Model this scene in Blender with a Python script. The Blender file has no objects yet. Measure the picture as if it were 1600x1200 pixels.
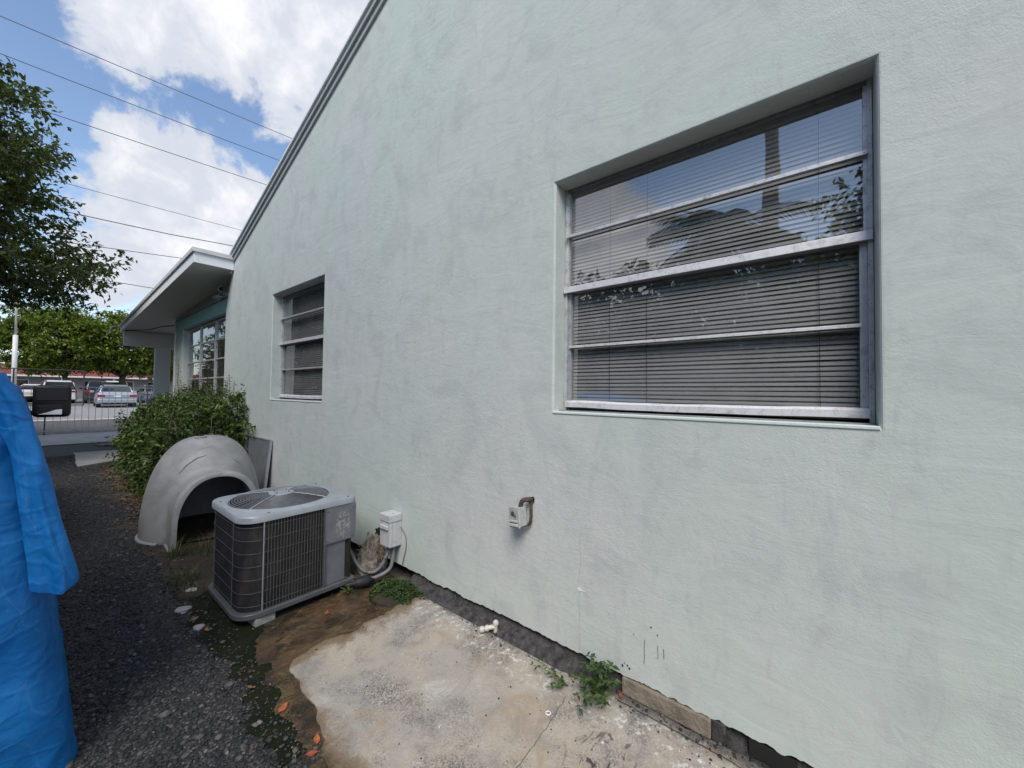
import bpy, bmesh, math, random
import numpy as np
from mathutils import Vector, Matrix, Euler
from mathutils.geometry import tessellate_polygon

random.seed(7)
rng = np.random.default_rng(7)
PI = math.pi
SC = bpy.context.scene
COL = SC.collection

# ------------------------------------------------------------------ camera
CAM = (-1.8775, 0.0, 1.5)
cd = bpy.data.cameras.new('camera')
cam = bpy.data.objects.new('camera', cd)
COL.objects.link(cam)
cd.sensor_width = 36.0
cd.lens = 605 * 36 / 1600
cd.clip_start = 0.02
cd.clip_end = 3000
def _unit(v):
    v = np.array(v, float)
    return v / np.linalg.norm(v)
eY = _unit([60 - 800, 600 - 605, -605])
eU = _unit([1240 - 800, 27600, -605])
eU = _unit(eU - eY * float(eU @ eY))
eX = np.cross(eY, eU)
mw = Matrix.Identity(4)
for r, row in enumerate((eX, eY, eU)):
    for c in range(3):
        mw[r][c] = float(row[c])
mw.translation = CAM
cam.matrix_world = mw
SC.camera = cam

# ------------------------------------------------------------------ world, sun, exposure
SUN_EL, SUN_AZ = math.radians(51), math.radians(-126)     # azimuth counted from +Y towards +X: the veiled sun stands high behind the camera
W = bpy.data.worlds.new('World')
SC.world = W
W.use_nodes = True
SKY_STRENGTH = 0.10
EXPOSURE = 1.08
SC.view_settings.view_transform = 'Standard'
SC.view_settings.look = 'None'
SC.view_settings.gamma = 1.0
SC.view_settings.use_curve_mapping = False
SC.view_settings.exposure = EXPOSURE

sd = bpy.data.lights.new('sun', 'SUN')
sd.energy = 1.5
sd.angle = math.radians(28)
sd.color = (1.0, 0.95, 0.87)
so = bpy.data.objects.new('sun', sd)
COL.objects.link(so)
sdir = Vector((math.sin(SUN_AZ) * math.cos(SUN_EL), math.cos(SUN_AZ) * math.cos(SUN_EL), math.sin(SUN_EL)))
so.rotation_euler = sdir.to_track_quat('Z', 'Y').to_euler()
so.location = (-12, -8, 20)

SC.render.engine = 'CYCLES'
SC.cycles.use_denoising = True
SC.cycles.max_bounces = 8
SC.cycles.diffuse_bounces = 4
SC.cycles.glossy_bounces = 4
SC.cycles.transmission_bounces = 6
SC.cycles.transparent_max_bounces = 24
SC.cycles.caustics_reflective = False
SC.cycles.caustics_refractive = False


# ------------------------------------------------------------------ node helpers
class NT:
    def __init__(self, tree):
        self.t = tree
        self.n = tree.nodes
    def add(self, typ, props=None, ins=None):
        nd = self.n.new(typ)
        for k, v in (props or {}).items():
            setattr(nd, k, v)
        for k, v in (ins or {}).items():
            s = nd.inputs[k]
            if isinstance(v, bpy.types.NodeSocket):
                self.t.links.new(v, s)
            elif isinstance(v, (tuple, list)) and len(v) == 3 and s.type == 'RGBA':
                s.default_value = (*v, 1)
            else:
                s.default_value = v
        return nd
    def link(self, a, b):
        self.t.links.new(a, b)
    def math(self, op, a, b=0.0, c=None, clamp=False):
        ins = {0: a, 1: b}
        if c is not None:
            ins[2] = c
        return self.add('ShaderNodeMath', {'operation': op, 'use_clamp': clamp}, ins).outputs[0]
    def noise(self, vec, scale, detail=4, rough=0.55, dist=0.0, lac=2.0):
        return self.add('ShaderNodeTexNoise', None, {'Vector': vec, 'Scale': scale, 'Detail': detail, 'Roughness': rough, 'Distortion': dist, 'Lacunarity': lac}).outputs[0]
    def voro(self, vec, scale, feature='F1', out='Distance', rnd=1.0):
        return self.add('ShaderNodeTexVoronoi', {'feature': feature}, {'Vector': vec, 'Scale': scale, 'Randomness': rnd}).outputs[out]
    def ramp(self, fac, stops, interp='LINEAR'):
        nd = self.add('ShaderNodeValToRGB', None, {0: fac})
        cr = nd.color_ramp
        cr.interpolation = interp
        while len(cr.elements) < len(stops):
            cr.elements.new(0.5)
        for e, (p, c) in zip(cr.elements, stops):
            e.position = p
            e.color = (c, c, c, 1) if isinstance(c, (int, float)) else (*c, 1)
        return nd.outputs[0]
    def mix(self, fac, a, b, blend='MIX'):
        nd = self.add('ShaderNodeMix', {'data_type': 'RGBA', 'blend_type': blend})
        for k, v in ((0, fac), (6, a), (7, b)):
            s = nd.inputs[k]
            if isinstance(v, bpy.types.NodeSocket):
                self.link(v, s)
            elif isinstance(v, (tuple, list)):
                s.default_value = (*v, 1)
            else:
                s.default_value = v
        return nd.outputs[2]
    def bump(self, h, strength=0.5, dist=0.01, normal=None):
        ins = {'Height': h, 'Strength': strength, 'Distance': dist}
        if normal is not None:
            ins['Normal'] = normal
        return self.add('ShaderNodeBump', None, ins).outputs[0]
    def smooth(self, v, lo, hi):
        nd = self.add('ShaderNodeMapRange', {'interpolation_type': 'SMOOTHSTEP'}, {0: v, 1: lo, 2: hi, 3: 0.0, 4: 1.0})
        return nd.outputs[0]
    def mapping(self, vec, scale=(1, 1, 1), loc=(0, 0, 0), rot=(0, 0, 0)):
        return self.add('ShaderNodeMapping', None, {0: vec, 1: loc, 2: rot, 3: scale}).outputs[0]


def new_mat(name):
    m = bpy.data.materials.new(name)
    m.use_nodes = True
    m.node_tree.nodes.clear()
    g = NT(m.node_tree)
    out = g.add('ShaderNodeOutputMaterial')
    geo = g.add('ShaderNodeNewGeometry')
    g.pos = geo.outputs['Position']
    g.island = geo.outputs['Random Per Island']
    g.obj = g.add('ShaderNodeTexCoord').outputs['Object']
    g.rnd = g.add('ShaderNodeObjectInfo').outputs['Random']
    g.out = out
    return m, g


def principled(g, **kw):
    names = {'color': 'Base Color', 'rough': 'Roughness', 'metal': 'Metallic', 'normal': 'Normal', 'spec': 'Specular IOR Level', 'alpha': 'Alpha', 'trans': 'Transmission Weight'}
    b = g.add('ShaderNodeBsdfPrincipled', None, {names.get(k, k): v for k, v in kw.items()})
    return b.outputs[0]


def finish(g, shader):
    g.link(shader, g.out.inputs[0])


MATS = {}
def simple(name, color, rough=0.6, metal=0.0, vary=0.12, scale=6.0, bump=0.0, bscale=60.0, spec=0.5, dirt=0.0, dirtcol=(0.06, 0.05, 0.04)):
    """a plain surface with mottled colour, optional grime and fine relief"""
    m, g = new_mat(name)
    nz = g.noise(g.pos, scale, 5, 0.6)
    lo = tuple(c * (1 - vary) for c in color)
    hi = tuple(min(1, c * (1 + vary)) for c in color)
    col = g.mix(g.ramp(nz, [(0.3, 0.0), (0.7, 1.0)]), lo, hi)
    if dirt:
        d = g.noise(g.pos, scale * 2.3, 6, 0.7, 0.5)
        d = g.math('MULTIPLY', g.smooth(d, 0.52, 0.72), dirt)
        col = g.mix(d, col, dirtcol)
    kw = dict(color=col, rough=rough, metal=metal, spec=spec)
    if bump:
        kw['normal'] = g.bump(g.noise(g.pos, bscale, 5, 0.65), bump, 0.01)
    finish(g, principled(g, **kw))
    MATS[name] = m
    return m


# ------------------------------------------------------------------ mesh helpers
class MB:
    def __init__(self):
        self.v = []
        self.f = []
        self.mi = []
    def add(self, verts, faces, mi=0):
        o = len(self.v)
        self.v += [tuple(p) for p in verts]
        self.f += [tuple(o + i for i in f) for f in faces]
        self.mi += [mi] * len(faces)
        return self
    def box(self, x0, x1, y0, y1, z0, z1, mat=None, bev=0.0, mi=0):
        if bev > 0:
            bm = bmesh.new()
            bmesh.ops.create_cube(bm, size=1.0)
            for v in bm.verts:
                v.co = Vector(((x0 + x1) / 2 + v.co.x * (x1 - x0), (y0 + y1) / 2 + v.co.y * (y1 - y0), (z0 + z1) / 2 + v.co.z * (z1 - z0)))
            bmesh.ops.bevel(bm, geom=bm.edges[:], offset=bev, segments=2, affect='EDGES', profile=0.5)
            bm.verts.index_update()
            vs = [v.co.copy() for v in bm.verts]
            fs = [tuple(l.vert.index for l in f.loops) for f in bm.faces]
            bm.free()
        else:
            vs = [Vector(p) for p in ((x0, y0, z0), (x1, y0, z0), (x1, y1, z0), (x0, y1, z0), (x0, y0, z1), (x1, y0, z1), (x1, y1, z1), (x0, y1, z1))]
            fs = [(0, 3, 2, 1), (4, 5, 6, 7), (0, 1, 5, 4), (1, 2, 6, 5), (2, 3, 7, 6), (3, 0, 4, 7)]
        if mat is not None:
            vs = [mat @ p for p in vs]
        return self.add(vs, fs, mi)
    def tube(self, pts, rad, seg=8, caps=True, mi=0):
        pts = [Vector(p) for p in pts]
        n = len(pts)
        rads = rad if isinstance(rad, (list, tuple)) else [rad] * n
        rings = []
        ref = None
        for i, p in enumerate(pts):
            t = (pts[min(i + 1, n - 1)] - pts[max(i - 1, 0)])
            t = t.normalized() if t.length > 1e-9 else Vector((0, 0, 1))
            if ref is None:
                ref = Vector((0, 0, 1)) if abs(t.z) < 0.9 else Vector((1, 0, 0))
            a = t.cross(ref).normalized()
            b = t.cross(a).normalized()
            ref = -b if True else ref
            ref = b.cross(t) if False else ref
            ref = (a.cross(t)).normalized()
            rings.append([p + (a * math.cos(2 * PI * k / seg) + b * math.sin(2 * PI * k / seg)) * rads[i] for k in range(seg)])
        vs = [q for r in rings for q in r]
        fs = []
        for i in range(n - 1):
            for k in range(seg):
                k2 = (k + 1) % seg
                fs.append((i * seg + k, i * seg + k2, (i + 1) * seg + k2, (i + 1) * seg + k))
        if caps:
            fs.append(tuple(range(seg))[::-1])
            fs.append(tuple((n - 1) * seg + k for k in range(seg)))
        return self.add(vs, fs, mi)
    def lathe(self, prof, seg=24, center=(0, 0, 0), axis='z', mi=0):
        c = Vector(center)
        vs, fs = [], []
        for (r, h) in prof:
            for k in range(seg):
                a = 2 * PI * k / seg
                if axis == 'z':
                    vs.append(c + Vector((r * math.cos(a), r * math.sin(a), h)))
                elif axis == 'y':
                    vs.append(c + Vector((r * math.cos(a), h, r * math.sin(a))))
                else:
                    vs.append(c + Vector((h, r * math.cos(a), r * math.sin(a))))
        for i in range(len(prof) - 1):
            for k in range(seg):
                k2 = (k + 1) % seg
                fs.append((i * seg + k, i * seg + k2, (i + 1) * seg + k2, (i + 1) * seg + k))
        if prof[0][0] > 1e-6:
            fs.append(tuple(range(seg))[::-1])
        if prof[-1][0] > 1e-6:
            fs.append(tuple((len(prof) - 1) * seg + k for k in range(seg)))
        return self.add(vs, fs, mi)
    def prism(self, poly, fn, a, b, mi=0):
        """poly: 2-D outline; fn(p, t) -> 3-D; between t=a and t=b"""
        n = len(poly)
        vs = [Vector(fn(p, a)) for p in poly] + [Vector(fn(p, b)) for p in poly]
        fs = [tuple(range(n))[::-1], tuple(range(n, 2 * n))]
        fs += [(i, (i + 1) % n, n + (i + 1) % n, n + i) for i in range(n)]
        return self.add(vs, fs, mi)
    def build(self, name, mat, parent=None, smooth=False, angle=None, bevel=0.0):
        me = bpy.data.meshes.new(name)
        me.from_pydata([tuple(p) for p in self.v], [], self.f)
        mats = mat if isinstance(mat, (list, tuple)) else [mat]
        for mm in mats:
            me.materials.append(mm)
        if len(mats) > 1:
            me.polygons.foreach_set('material_index', self.mi)
        bm = bmesh.new()
        bm.from_mesh(me)
        bmesh.ops.recalc_face_normals(bm, faces=bm.faces[:])
        bm.to_mesh(me)
        bm.free()
        if smooth:
            me.polygons.foreach_set('use_smooth', [True] * len(me.polygons))
            if angle:
                me.set_sharp_from_angle(angle=math.radians(angle))
        me.update()
        o = bpy.data.objects.new(name, me)
        COL.objects.link(o)
        if parent is not None:
            o.parent = parent
        if bevel:
            md = o.modifiers.new('bevel', 'BEVEL')
            md.width = bevel
            md.segments = 2
            md.limit_method = 'ANGLE'
            md.angle_limit = math.radians(35)
        return o


def from_np(name, verts, faces, mat, parent=None, smooth=False):
    me = bpy.data.meshes.new(name)
    verts = np.asarray(verts, np.float32)
    faces = np.asarray(faces, np.int32)
    k = faces.shape[1]
    me.vertices.add(len(verts))
    me.vertices.foreach_set('co', verts.ravel())
    me.loops.add(faces.size)
    me.loops.foreach_set('vertex_index', faces.ravel())
    me.polygons.add(len(faces))
    me.polygons.foreach_set('loop_start', np.arange(0, faces.size, k, dtype=np.int32))
    me.update(calc_edges=True)
    me.validate()
    if smooth:
        me.polygons.foreach_set('use_smooth', [True] * len(faces))
    me.materials.append(mat)
    o = bpy.data.objects.new(name, me)
    COL.objects.link(o)
    if parent is not None:
        o.parent = parent
    return o


def thing(name, label, cat, group=None, loc=(0, 0, 0)):
    o = bpy.data.objects.new(name, None)
    o.empty_display_size = 0.1
    COL.objects.link(o)
    o.location = loc
    return tag(o, label, cat, group)
def tag(o, label, cat, group=None, kind=None):
    o['label'] = label
    o['category'] = cat
    if group:
        o['group'] = group
    if kind:
        o['kind'] = kind
    return o
def structure(o):
    o['kind'] = 'structure'
    return o
def stuff(o, label=None, cat=None):
    o['kind'] = 'stuff'
    if label:
        o['label'] = label
    if cat:
        o['category'] = cat
    return o
def twin(o, parent, name=None):
    c = o.copy()
    COL.objects.link(c)
    c.parent = parent
    return c
def rounded_rect(x0, x1, y0, y1, rs, seg=6):
    """outline counter-clockwise; rs = radii at (x0,y0),(x1,y0),(x1,y1),(x0,y1)"""
    pts = []
    cs = [(x0, y0, 180), (x1, y0, 270), (x1, y1, 0), (x0, y1, 90)]
    for (cx, cy, a0), r in zip(cs, rs):
        sx = 1 if cx == x0 else -1
        sy = 1 if cy == y0 else -1
        ox, oy = cx + sx * r, cy + sy * r
        for k in range(seg + 1):
            a = math.radians(a0 + 90 * k / seg)
            pts.append((ox + r * math.cos(a), oy + r * math.sin(a)))
    return pts
def fbm(x, y, z=0.0):
    from mathutils import noise as nn
    return nn.fractal(Vector((x, y, z)), 0.8, 2.0, 5)
def n1(x, y=0.0, z=0.0):
    from mathutils import noise as nn
    return nn.noise(Vector((x, y, z)))
def crease(x, y, z=0.0):
    from mathutils import noise as nn
    return nn.voronoi(Vector((x, y, z)))[0][0]
def zg(y):
    return 0.25 * min(max((y - 14) / 13, 0), 1)

# ------------------------------------------------------------------ sky: Nishita with cumulus clouds by direction
g = NT(W.node_tree)
g.n.clear()
wout = g.add('ShaderNodeOutputWorld')
sky = g.add('ShaderNodeTexSky', {'sky_type': 'NISHITA', 'sun_disc': False, 'sun_elevation': SUN_EL, 'sun_rotation': SUN_AZ, 'altitude': 0.0, 'air_density': 1.0, 'dust_density': 0.6, 'ozone_density': 1.2})
tc = g.add('ShaderNodeTexCoord').outputs['Generated']
dirn = g.add('ShaderNodeVectorMath', {'operation': 'NORMALIZE'}, {0: tc}).outputs[0]
sep = g.add('ShaderNodeSeparateXYZ', None, {0: dirn})
warp = g.add('ShaderNodeTexNoise', None, {'Vector': dirn, 'Scale': 5.0, 'Detail': 5.0, 'Roughness': 0.6})
dw = g.add('ShaderNodeVectorMath', {'operation': 'MULTIPLY_ADD'}, {0: warp.outputs[1], 1: (0.16, 0.16, 0.16), 2: dirn}).outputs[0]
dw = g.add('ShaderNodeVectorMath', {'operation': 'ADD'}, {0: dw, 1: (-0.08, -0.08, -0.08)}).outputs[0]
base = g.noise(dirn, 3.2, 9, 0.62, 0.2)
fine = g.noise(dirn, 11.0, 8, 0.62, 0.3)
# cumulus bodies: direction and angular radius (a scattered field right round the sky)
def pixdir(u, v):
    d = np.array([eX, eY, eU]) @ _unit([u - 800, 600 - v, -605])
    return tuple(float(q) for q in d)
CLOUDS = [(pixdir(300, 300), 0.105), (pixdir(240, 250), 0.05), (pixdir(340, 400), 0.16), (pixdir(205, 345), 0.07), (pixdir(380, 330), 0.10), (pixdir(180, 410), 0.10),
          (pixdir(470, 40), 0.20), (pixdir(330, 20), 0.15), (pixdir(560, 120), 0.22), (pixdir(440, 130), 0.08), (pixdir(220, 10), 0.09), (pixdir(600, -150), 0.35)]
def mirrored(u, v):
    d = pixdir(u, v)
    return (-d[0], d[1], d[2])
CLOUDS += [(mirrored(915, 330), 0.10), (mirrored(960, 310), 0.05), (mirrored(980, 400), 0.13), (mirrored(900, 290), 0.06)]
rr = random.Random(5)
for k in range(26):
    az, el = rr.uniform(0, 2 * PI), math.radians(rr.choice([10, 18, 28, 40, 52, 66]) + rr.uniform(-4, 4))
    d = (math.sin(az) * math.cos(el), math.cos(az) * math.cos(el), math.sin(el))
    c0 = pixdir(250, 250)
    if sum(a * b for a, b in zip(d, c0)) > math.cos(math.radians(40)):
        continue
    c1 = mirrored(1160, 230)
    if sum(a * b for a, b in zip(d, c1)) > math.cos(math.radians(34)):
        continue        # the glass mirrors open blue sky there
    CLOUDS.append((d, rr.uniform(0.12, 0.32)))
blob = None
for d, r in CLOUDS:
    dot = g.add('ShaderNodeVectorMath', {'operation': 'DISTANCE'}, {0: dw, 1: d}).outputs['Value']
    b = g.math('SUBTRACT', 1.0, g.math('DIVIDE', dot, r))
    blob = b if blob is None else g.math('SMOOTH_MAX', blob, b, 0.12)
blob = g.math('MAXIMUM', blob, -1.0)
dens = g.math('ADD', g.math('MULTIPLY', blob, 0.42), g.math('MULTIPLY', g.math('SUBTRACT', base, 0.5), 0.9))
dens = g.math('ADD', dens, g.math('MULTIPLY', g.math('SUBTRACT', fine, 0.5), 0.75))
cov = g.smooth(dens, -0.04, 0.11)
lowhaze = g.math('MULTIPLY', g.smooth(sep.outputs['Z'], 0.42, -0.02), 0.55)
cov = g.math('MAXIMUM', cov, g.math('MULTIPLY', lowhaze, g.smooth(base, 0.25, 0.75)))
shade = g.smooth(g.math('ADD', dens, g.math('MULTIPLY', g.math('SUBTRACT', fine, 0.5), 0.9)), 0.02, 0.75)
ccol = g.mix(shade, (3.3, 3.5, 3.95), (5.0, 5.0, 5.05))
skyc = g.mix(1.0, sky.outputs[0], (1.0, 1.0, 1.0), 'MULTIPLY')
full = g.mix(cov, skyc, ccol)
bg = g.add('ShaderNodeBackground', None, {0: full, 1: SKY_STRENGTH})
g.link(bg.outputs[0], wout.inputs[0])

# ------------------------------------------------------------------ materials
def mk_stucco():
    m, g = new_mat('mint_stucco')
    big = g.noise(g.pos, 0.9, 5, 0.6, 0.5)
    mid = g.noise(g.mapping(g.pos, (1, 1, 0.8), rot=(0.6, 0, 0)), 3.2, 7, 0.66, 0.9)
    med = g.noise(g.mapping(g.pos, loc=(0, 4.2, 8.8)), 9.0, 6, 0.7, 0.8)
    col = g.mix(g.smooth(big, 0.35, 0.66), (0.518, 0.575, 0.530), (0.556, 0.576, 0.552))
    col = g.mix(g.math('MULTIPLY', g.smooth(mid, 0.47, 0.68), 0.55), col, (0.430, 0.460, 0.445))
    col = g.mix(g.math('MULTIPLY', g.smooth(mid, 0.46, 0.28), 0.32), col, (0.640, 0.682, 0.645))
    swp = g.noise(g.mapping(g.pos, (1, 1.6, 0.5), rot=(-0.7, 0, 0), loc=(0, 3.3, 1.1)), 4.5, 6, 0.7, 1.4)
    col = g.mix(g.math('MULTIPLY', g.smooth(swp, 0.51, 0.70), 0.40), col, (0.425, 0.448, 0.436))
    col = g.mix(g.math('MULTIPLY', g.smooth(med, 0.54, 0.74), 0.35), col, (0.415, 0.435, 0.424))
    st = g.noise(g.mapping(g.pos, (1, 14, 0.7)), 1.0, 5, 0.7)
    col = g.mix(g.math('MULTIPLY', g.smooth(st, 0.54, 0.8), 0.18), col, (0.42, 0.45, 0.44))
    sp = g.noise(g.pos, 38, 4, 0.65)
    col = g.mix(g.math('MULTIPLY', g.smooth(sp, 0.68, 0.77), 0.45), col, (0.38, 0.41, 0.40))
    grain = g.noise(g.pos, 130, 3, 0.6)
    lump = g.noise(g.pos, 30, 5, 0.6, 0.3)
    trow = g.noise(g.mapping(g.pos, (1, 0.6, 1.6), rot=(0.5, 0, 0)), 4.5, 6, 0.6, 0.8)
    coarse = g.smooth(g.noise(g.pos, 0.7, 3, 0.5), 0.38, 0.62)
    h = g.math('ADD', g.math('MULTIPLY', g.math('MULTIPLY', grain, 0.0026), g.math('ADD', 0.35, coarse)), g.math('MULTIPLY', g.math('MULTIPLY', lump, 0.0026), g.math('ADD', 0.45, coarse)))
    h = g.math('ADD', h, g.math('MULTIPLY', trow, 0.0062))
    nb = g.bump(h, 0.60, 1.0)
    finish(g, principled(g, color=col, rough=0.9, spec=0.25, normal=nb))
    return m
STUCCO = mk_stucco()

def mk_trim(name, color, flake=0.35):
    m, g = new_mat(name)
    nz = g.noise(g.pos, 9, 6, 0.7, 0.8)
    col = g.mix(g.smooth(nz, 0.55, 0.75), color, tuple(c * (1 - flake) for c in color))
    nb = g.bump(g.noise(g.pos, 70, 5, 0.6), 0.35, 0.004)
    finish(g, principled(g, color=col, rough=0.75, spec=0.3, normal=nb))
    return m
MINT_TRIM = mk_trim('mint_painted_trim', (0.50, 0.57, 0.53))
SILL = mk_trim('pale_mint_sill_paint', (0.62, 0.69, 0.655), 0.15)
WHITE_TRIM = mk_trim('white_painted_wood', (0.78, 0.79, 0.80), 0.2)
SOFFIT = mk_trim('grey_white_soffit_paint', (0.74, 0.735, 0.71), 0.12)
GREY_TRIM = mk_trim('grey_rake_paint', (0.38, 0.41, 0.40), 0.3)
ROOFING = simple('white_roof_membrane', (0.60, 0.60, 0.58), 0.85, vary=0.12, bump=0.3)
def mk_teal():
    m, g = new_mat('weathered_teal_paint')
    nz = g.noise(g.pos, 7, 6, 0.7, 1.2)
    col = g.mix(g.smooth(nz, 0.42, 0.66), (0.27, 0.47, 0.40), (0.45, 0.58, 0.53))
    col = g.mix(g.smooth(nz, 0.64, 0.74), col, (0.10, 0.20, 0.17))
    finish(g, principled(g, color=col, rough=0.8))
    return m
TEAL = mk_teal()

def mk_aluminium(name, base, dark, rough):
    m, g = new_mat(name)
    nz = g.noise(g.pos, 22, 6, 0.7, 0.6)
    st = g.noise(g.mapping(g.pos, (1, 3, 60)), 4, 4, 0.6)
    col = g.mix(g.smooth(nz, 0.45, 0.75), base, dark)
    sp = g.noise(g.pos, 160, 2, 0.5)
    col = g.mix(g.math('MULTIPLY', g.smooth(sp, 0.66, 0.74), 0.8), col, (0.05, 0.048, 0.045))
    r = g.math('ADD', rough, g.math('MULTIPLY', st, 0.2))
    finish(g, principled(g, color=col, rough=r, metal=0.45, normal=g.bump(nz, 0.15, 0.003)))
    return m
ALU = mk_aluminium('weathered_aluminium', (0.62, 0.62, 0.63), (0.30, 0.30, 0.30), 0.38)
ALU_BRIGHT = mk_aluminium('oxidised_bright_aluminium', (0.78, 0.77, 0.78), (0.50, 0.48, 0.47), 0.45)
ALU_DARK = mk_aluminium('dark_aluminium', (0.27, 0.28, 0.28), (0.15, 0.15, 0.15), 0.5)  # darker tone for head, sill channel, rail underside, header cap and brace
ALU_MID = mk_aluminium('dull_grey_aluminium', (0.40, 0.41, 0.43), (0.27, 0.27, 0.28), 0.5)

def mk_glass(name, dust, boost=2.0):
    m, g = new_mat(name)
    back = g.add('ShaderNodeNewGeometry').outputs['Backfacing']      # a thin sheet mirrors alike from both faces
    ior = g.math('ADD', 1.52, g.math('MULTIPLY', back, 1 / 1.52 - 1.52))
    fr = g.add('ShaderNodeFresnel', None, {'IOR': ior}).outputs[0]
    fr = g.math('MULTIPLY', fr, boost, clamp=True)
    tr = g.add('ShaderNodeBsdfTransparent', None, {0: (0.93, 0.95, 0.95, 1)}).outputs[0]
    nb = g.bump(g.noise(g.pos, 2.2, 2, 0.4), 0.02, 0.05)
    gl = g.add('ShaderNodeBsdfGlossy', None, {0: (1, 1, 1, 1), 1: 0.012, 'Normal': nb}).outputs[0]
    s = g.add('ShaderNodeMixShader', None, {0: fr, 1: tr, 2: gl}).outputs[0]
    spots = g.noise(g.pos, 46, 4, 0.7, 0.4)
    film = g.noise(g.pos, 3.0, 6, 0.7, 0.7)
    d = g.math('ADD', g.math('MULTIPLY', g.smooth(film, 0.35, 0.8), dust), g.math('MULTIPLY', g.smooth(spots, 0.70, 0.77), 0.16))
    df = g.add('ShaderNodeBsdfDiffuse', None, {0: (0.58, 0.575, 0.56, 1)}).outputs[0]
    s = g.add('ShaderNodeMixShader', None, {0: d, 1: s, 2: df}).outputs[0]
    finish(g, s)
    return m
GLASS = mk_glass('dusty_window_glass', 0.09, 4.6)
GLASS_FAR = mk_glass('dull_window_glass', 0.07, 1.5)
GLASS_CLEAN = mk_glass('window_glass', 0.07, 1.2)

def mk_slat(name, k):
    m, g = new_mat(name)
    nz = g.noise(g.pos, 3.5, 5, 0.6)
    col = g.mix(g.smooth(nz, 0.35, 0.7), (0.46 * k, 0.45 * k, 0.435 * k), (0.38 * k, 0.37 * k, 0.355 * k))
    sep = g.math('MULTIPLY', g.rnd, 0.12)
    col = g.mix(sep, col, (0.18 * k, 0.175 * k, 0.165 * k))
    finish(g, principled(g, color=col, rough=0.5))
    return m
SLAT = mk_slat('grey_blind_slat', 1.0)
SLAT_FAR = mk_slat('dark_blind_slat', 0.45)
DARK_ROOM = simple('dim_room_plaster', (0.30, 0.29, 0.28), 0.95)
BRICKRED = simple('red_curtain_cloth', (0.22, 0.09, 0.06), 0.9)
PLYWOOD = simple('porch_room_plaster', (0.22, 0.20, 0.18), 0.95)

def mk_asphalt():
    m, g = new_mat('worn_asphalt')
    vor = g.add('ShaderNodeTexVoronoi', {'feature': 'F1'}, {'Vector': g.pos, 'Scale': 85.0})
    stone = g.math('MULTIPLY', g.add('ShaderNodeSeparateColor', None, {0: vor.outputs['Color']}).outputs[0], 1.0)
    big = g.noise(g.pos, 0.7, 5, 0.6, 0.4)
    mid = g.noise(g.pos, 6, 6, 0.7)
    col = g.ramp(stone, [(0.0, (0.016, 0.016, 0.018)), (0.45, (0.028, 0.028, 0.030)), (0.8, (0.050, 0.049, 0.050)), (1.0, (0.13, 0.125, 0.12))])
    col = g.mix(g.math('MULTIPLY', g.smooth(big, 0.40, 0.68), 0.55), col, (0.062, 0.060, 0.061))
    col = g.mix(g.math('MULTIPLY', g.smooth(mid, 0.58, 0.8), 0.5), col, (0.018, 0.017, 0.016))
    fl = g.noise(g.pos, 60, 2, 0.5)
    col = g.mix(g.smooth(fl, 0.755, 0.79), col, (0.24, 0.23, 0.21))
    h = g.math('ADD', g.math('MULTIPLY', g.math('SUBTRACT', 1.0, vor.outputs['Distance']), 0.006), g.math('MULTIPLY', mid, 0.02))
    finish(g, principled(g, color=col, rough=0.82, spec=0.35, normal=g.bump(h, 0.9, 1.0)))
    return m
ASPHALT = mk_asphalt()

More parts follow.
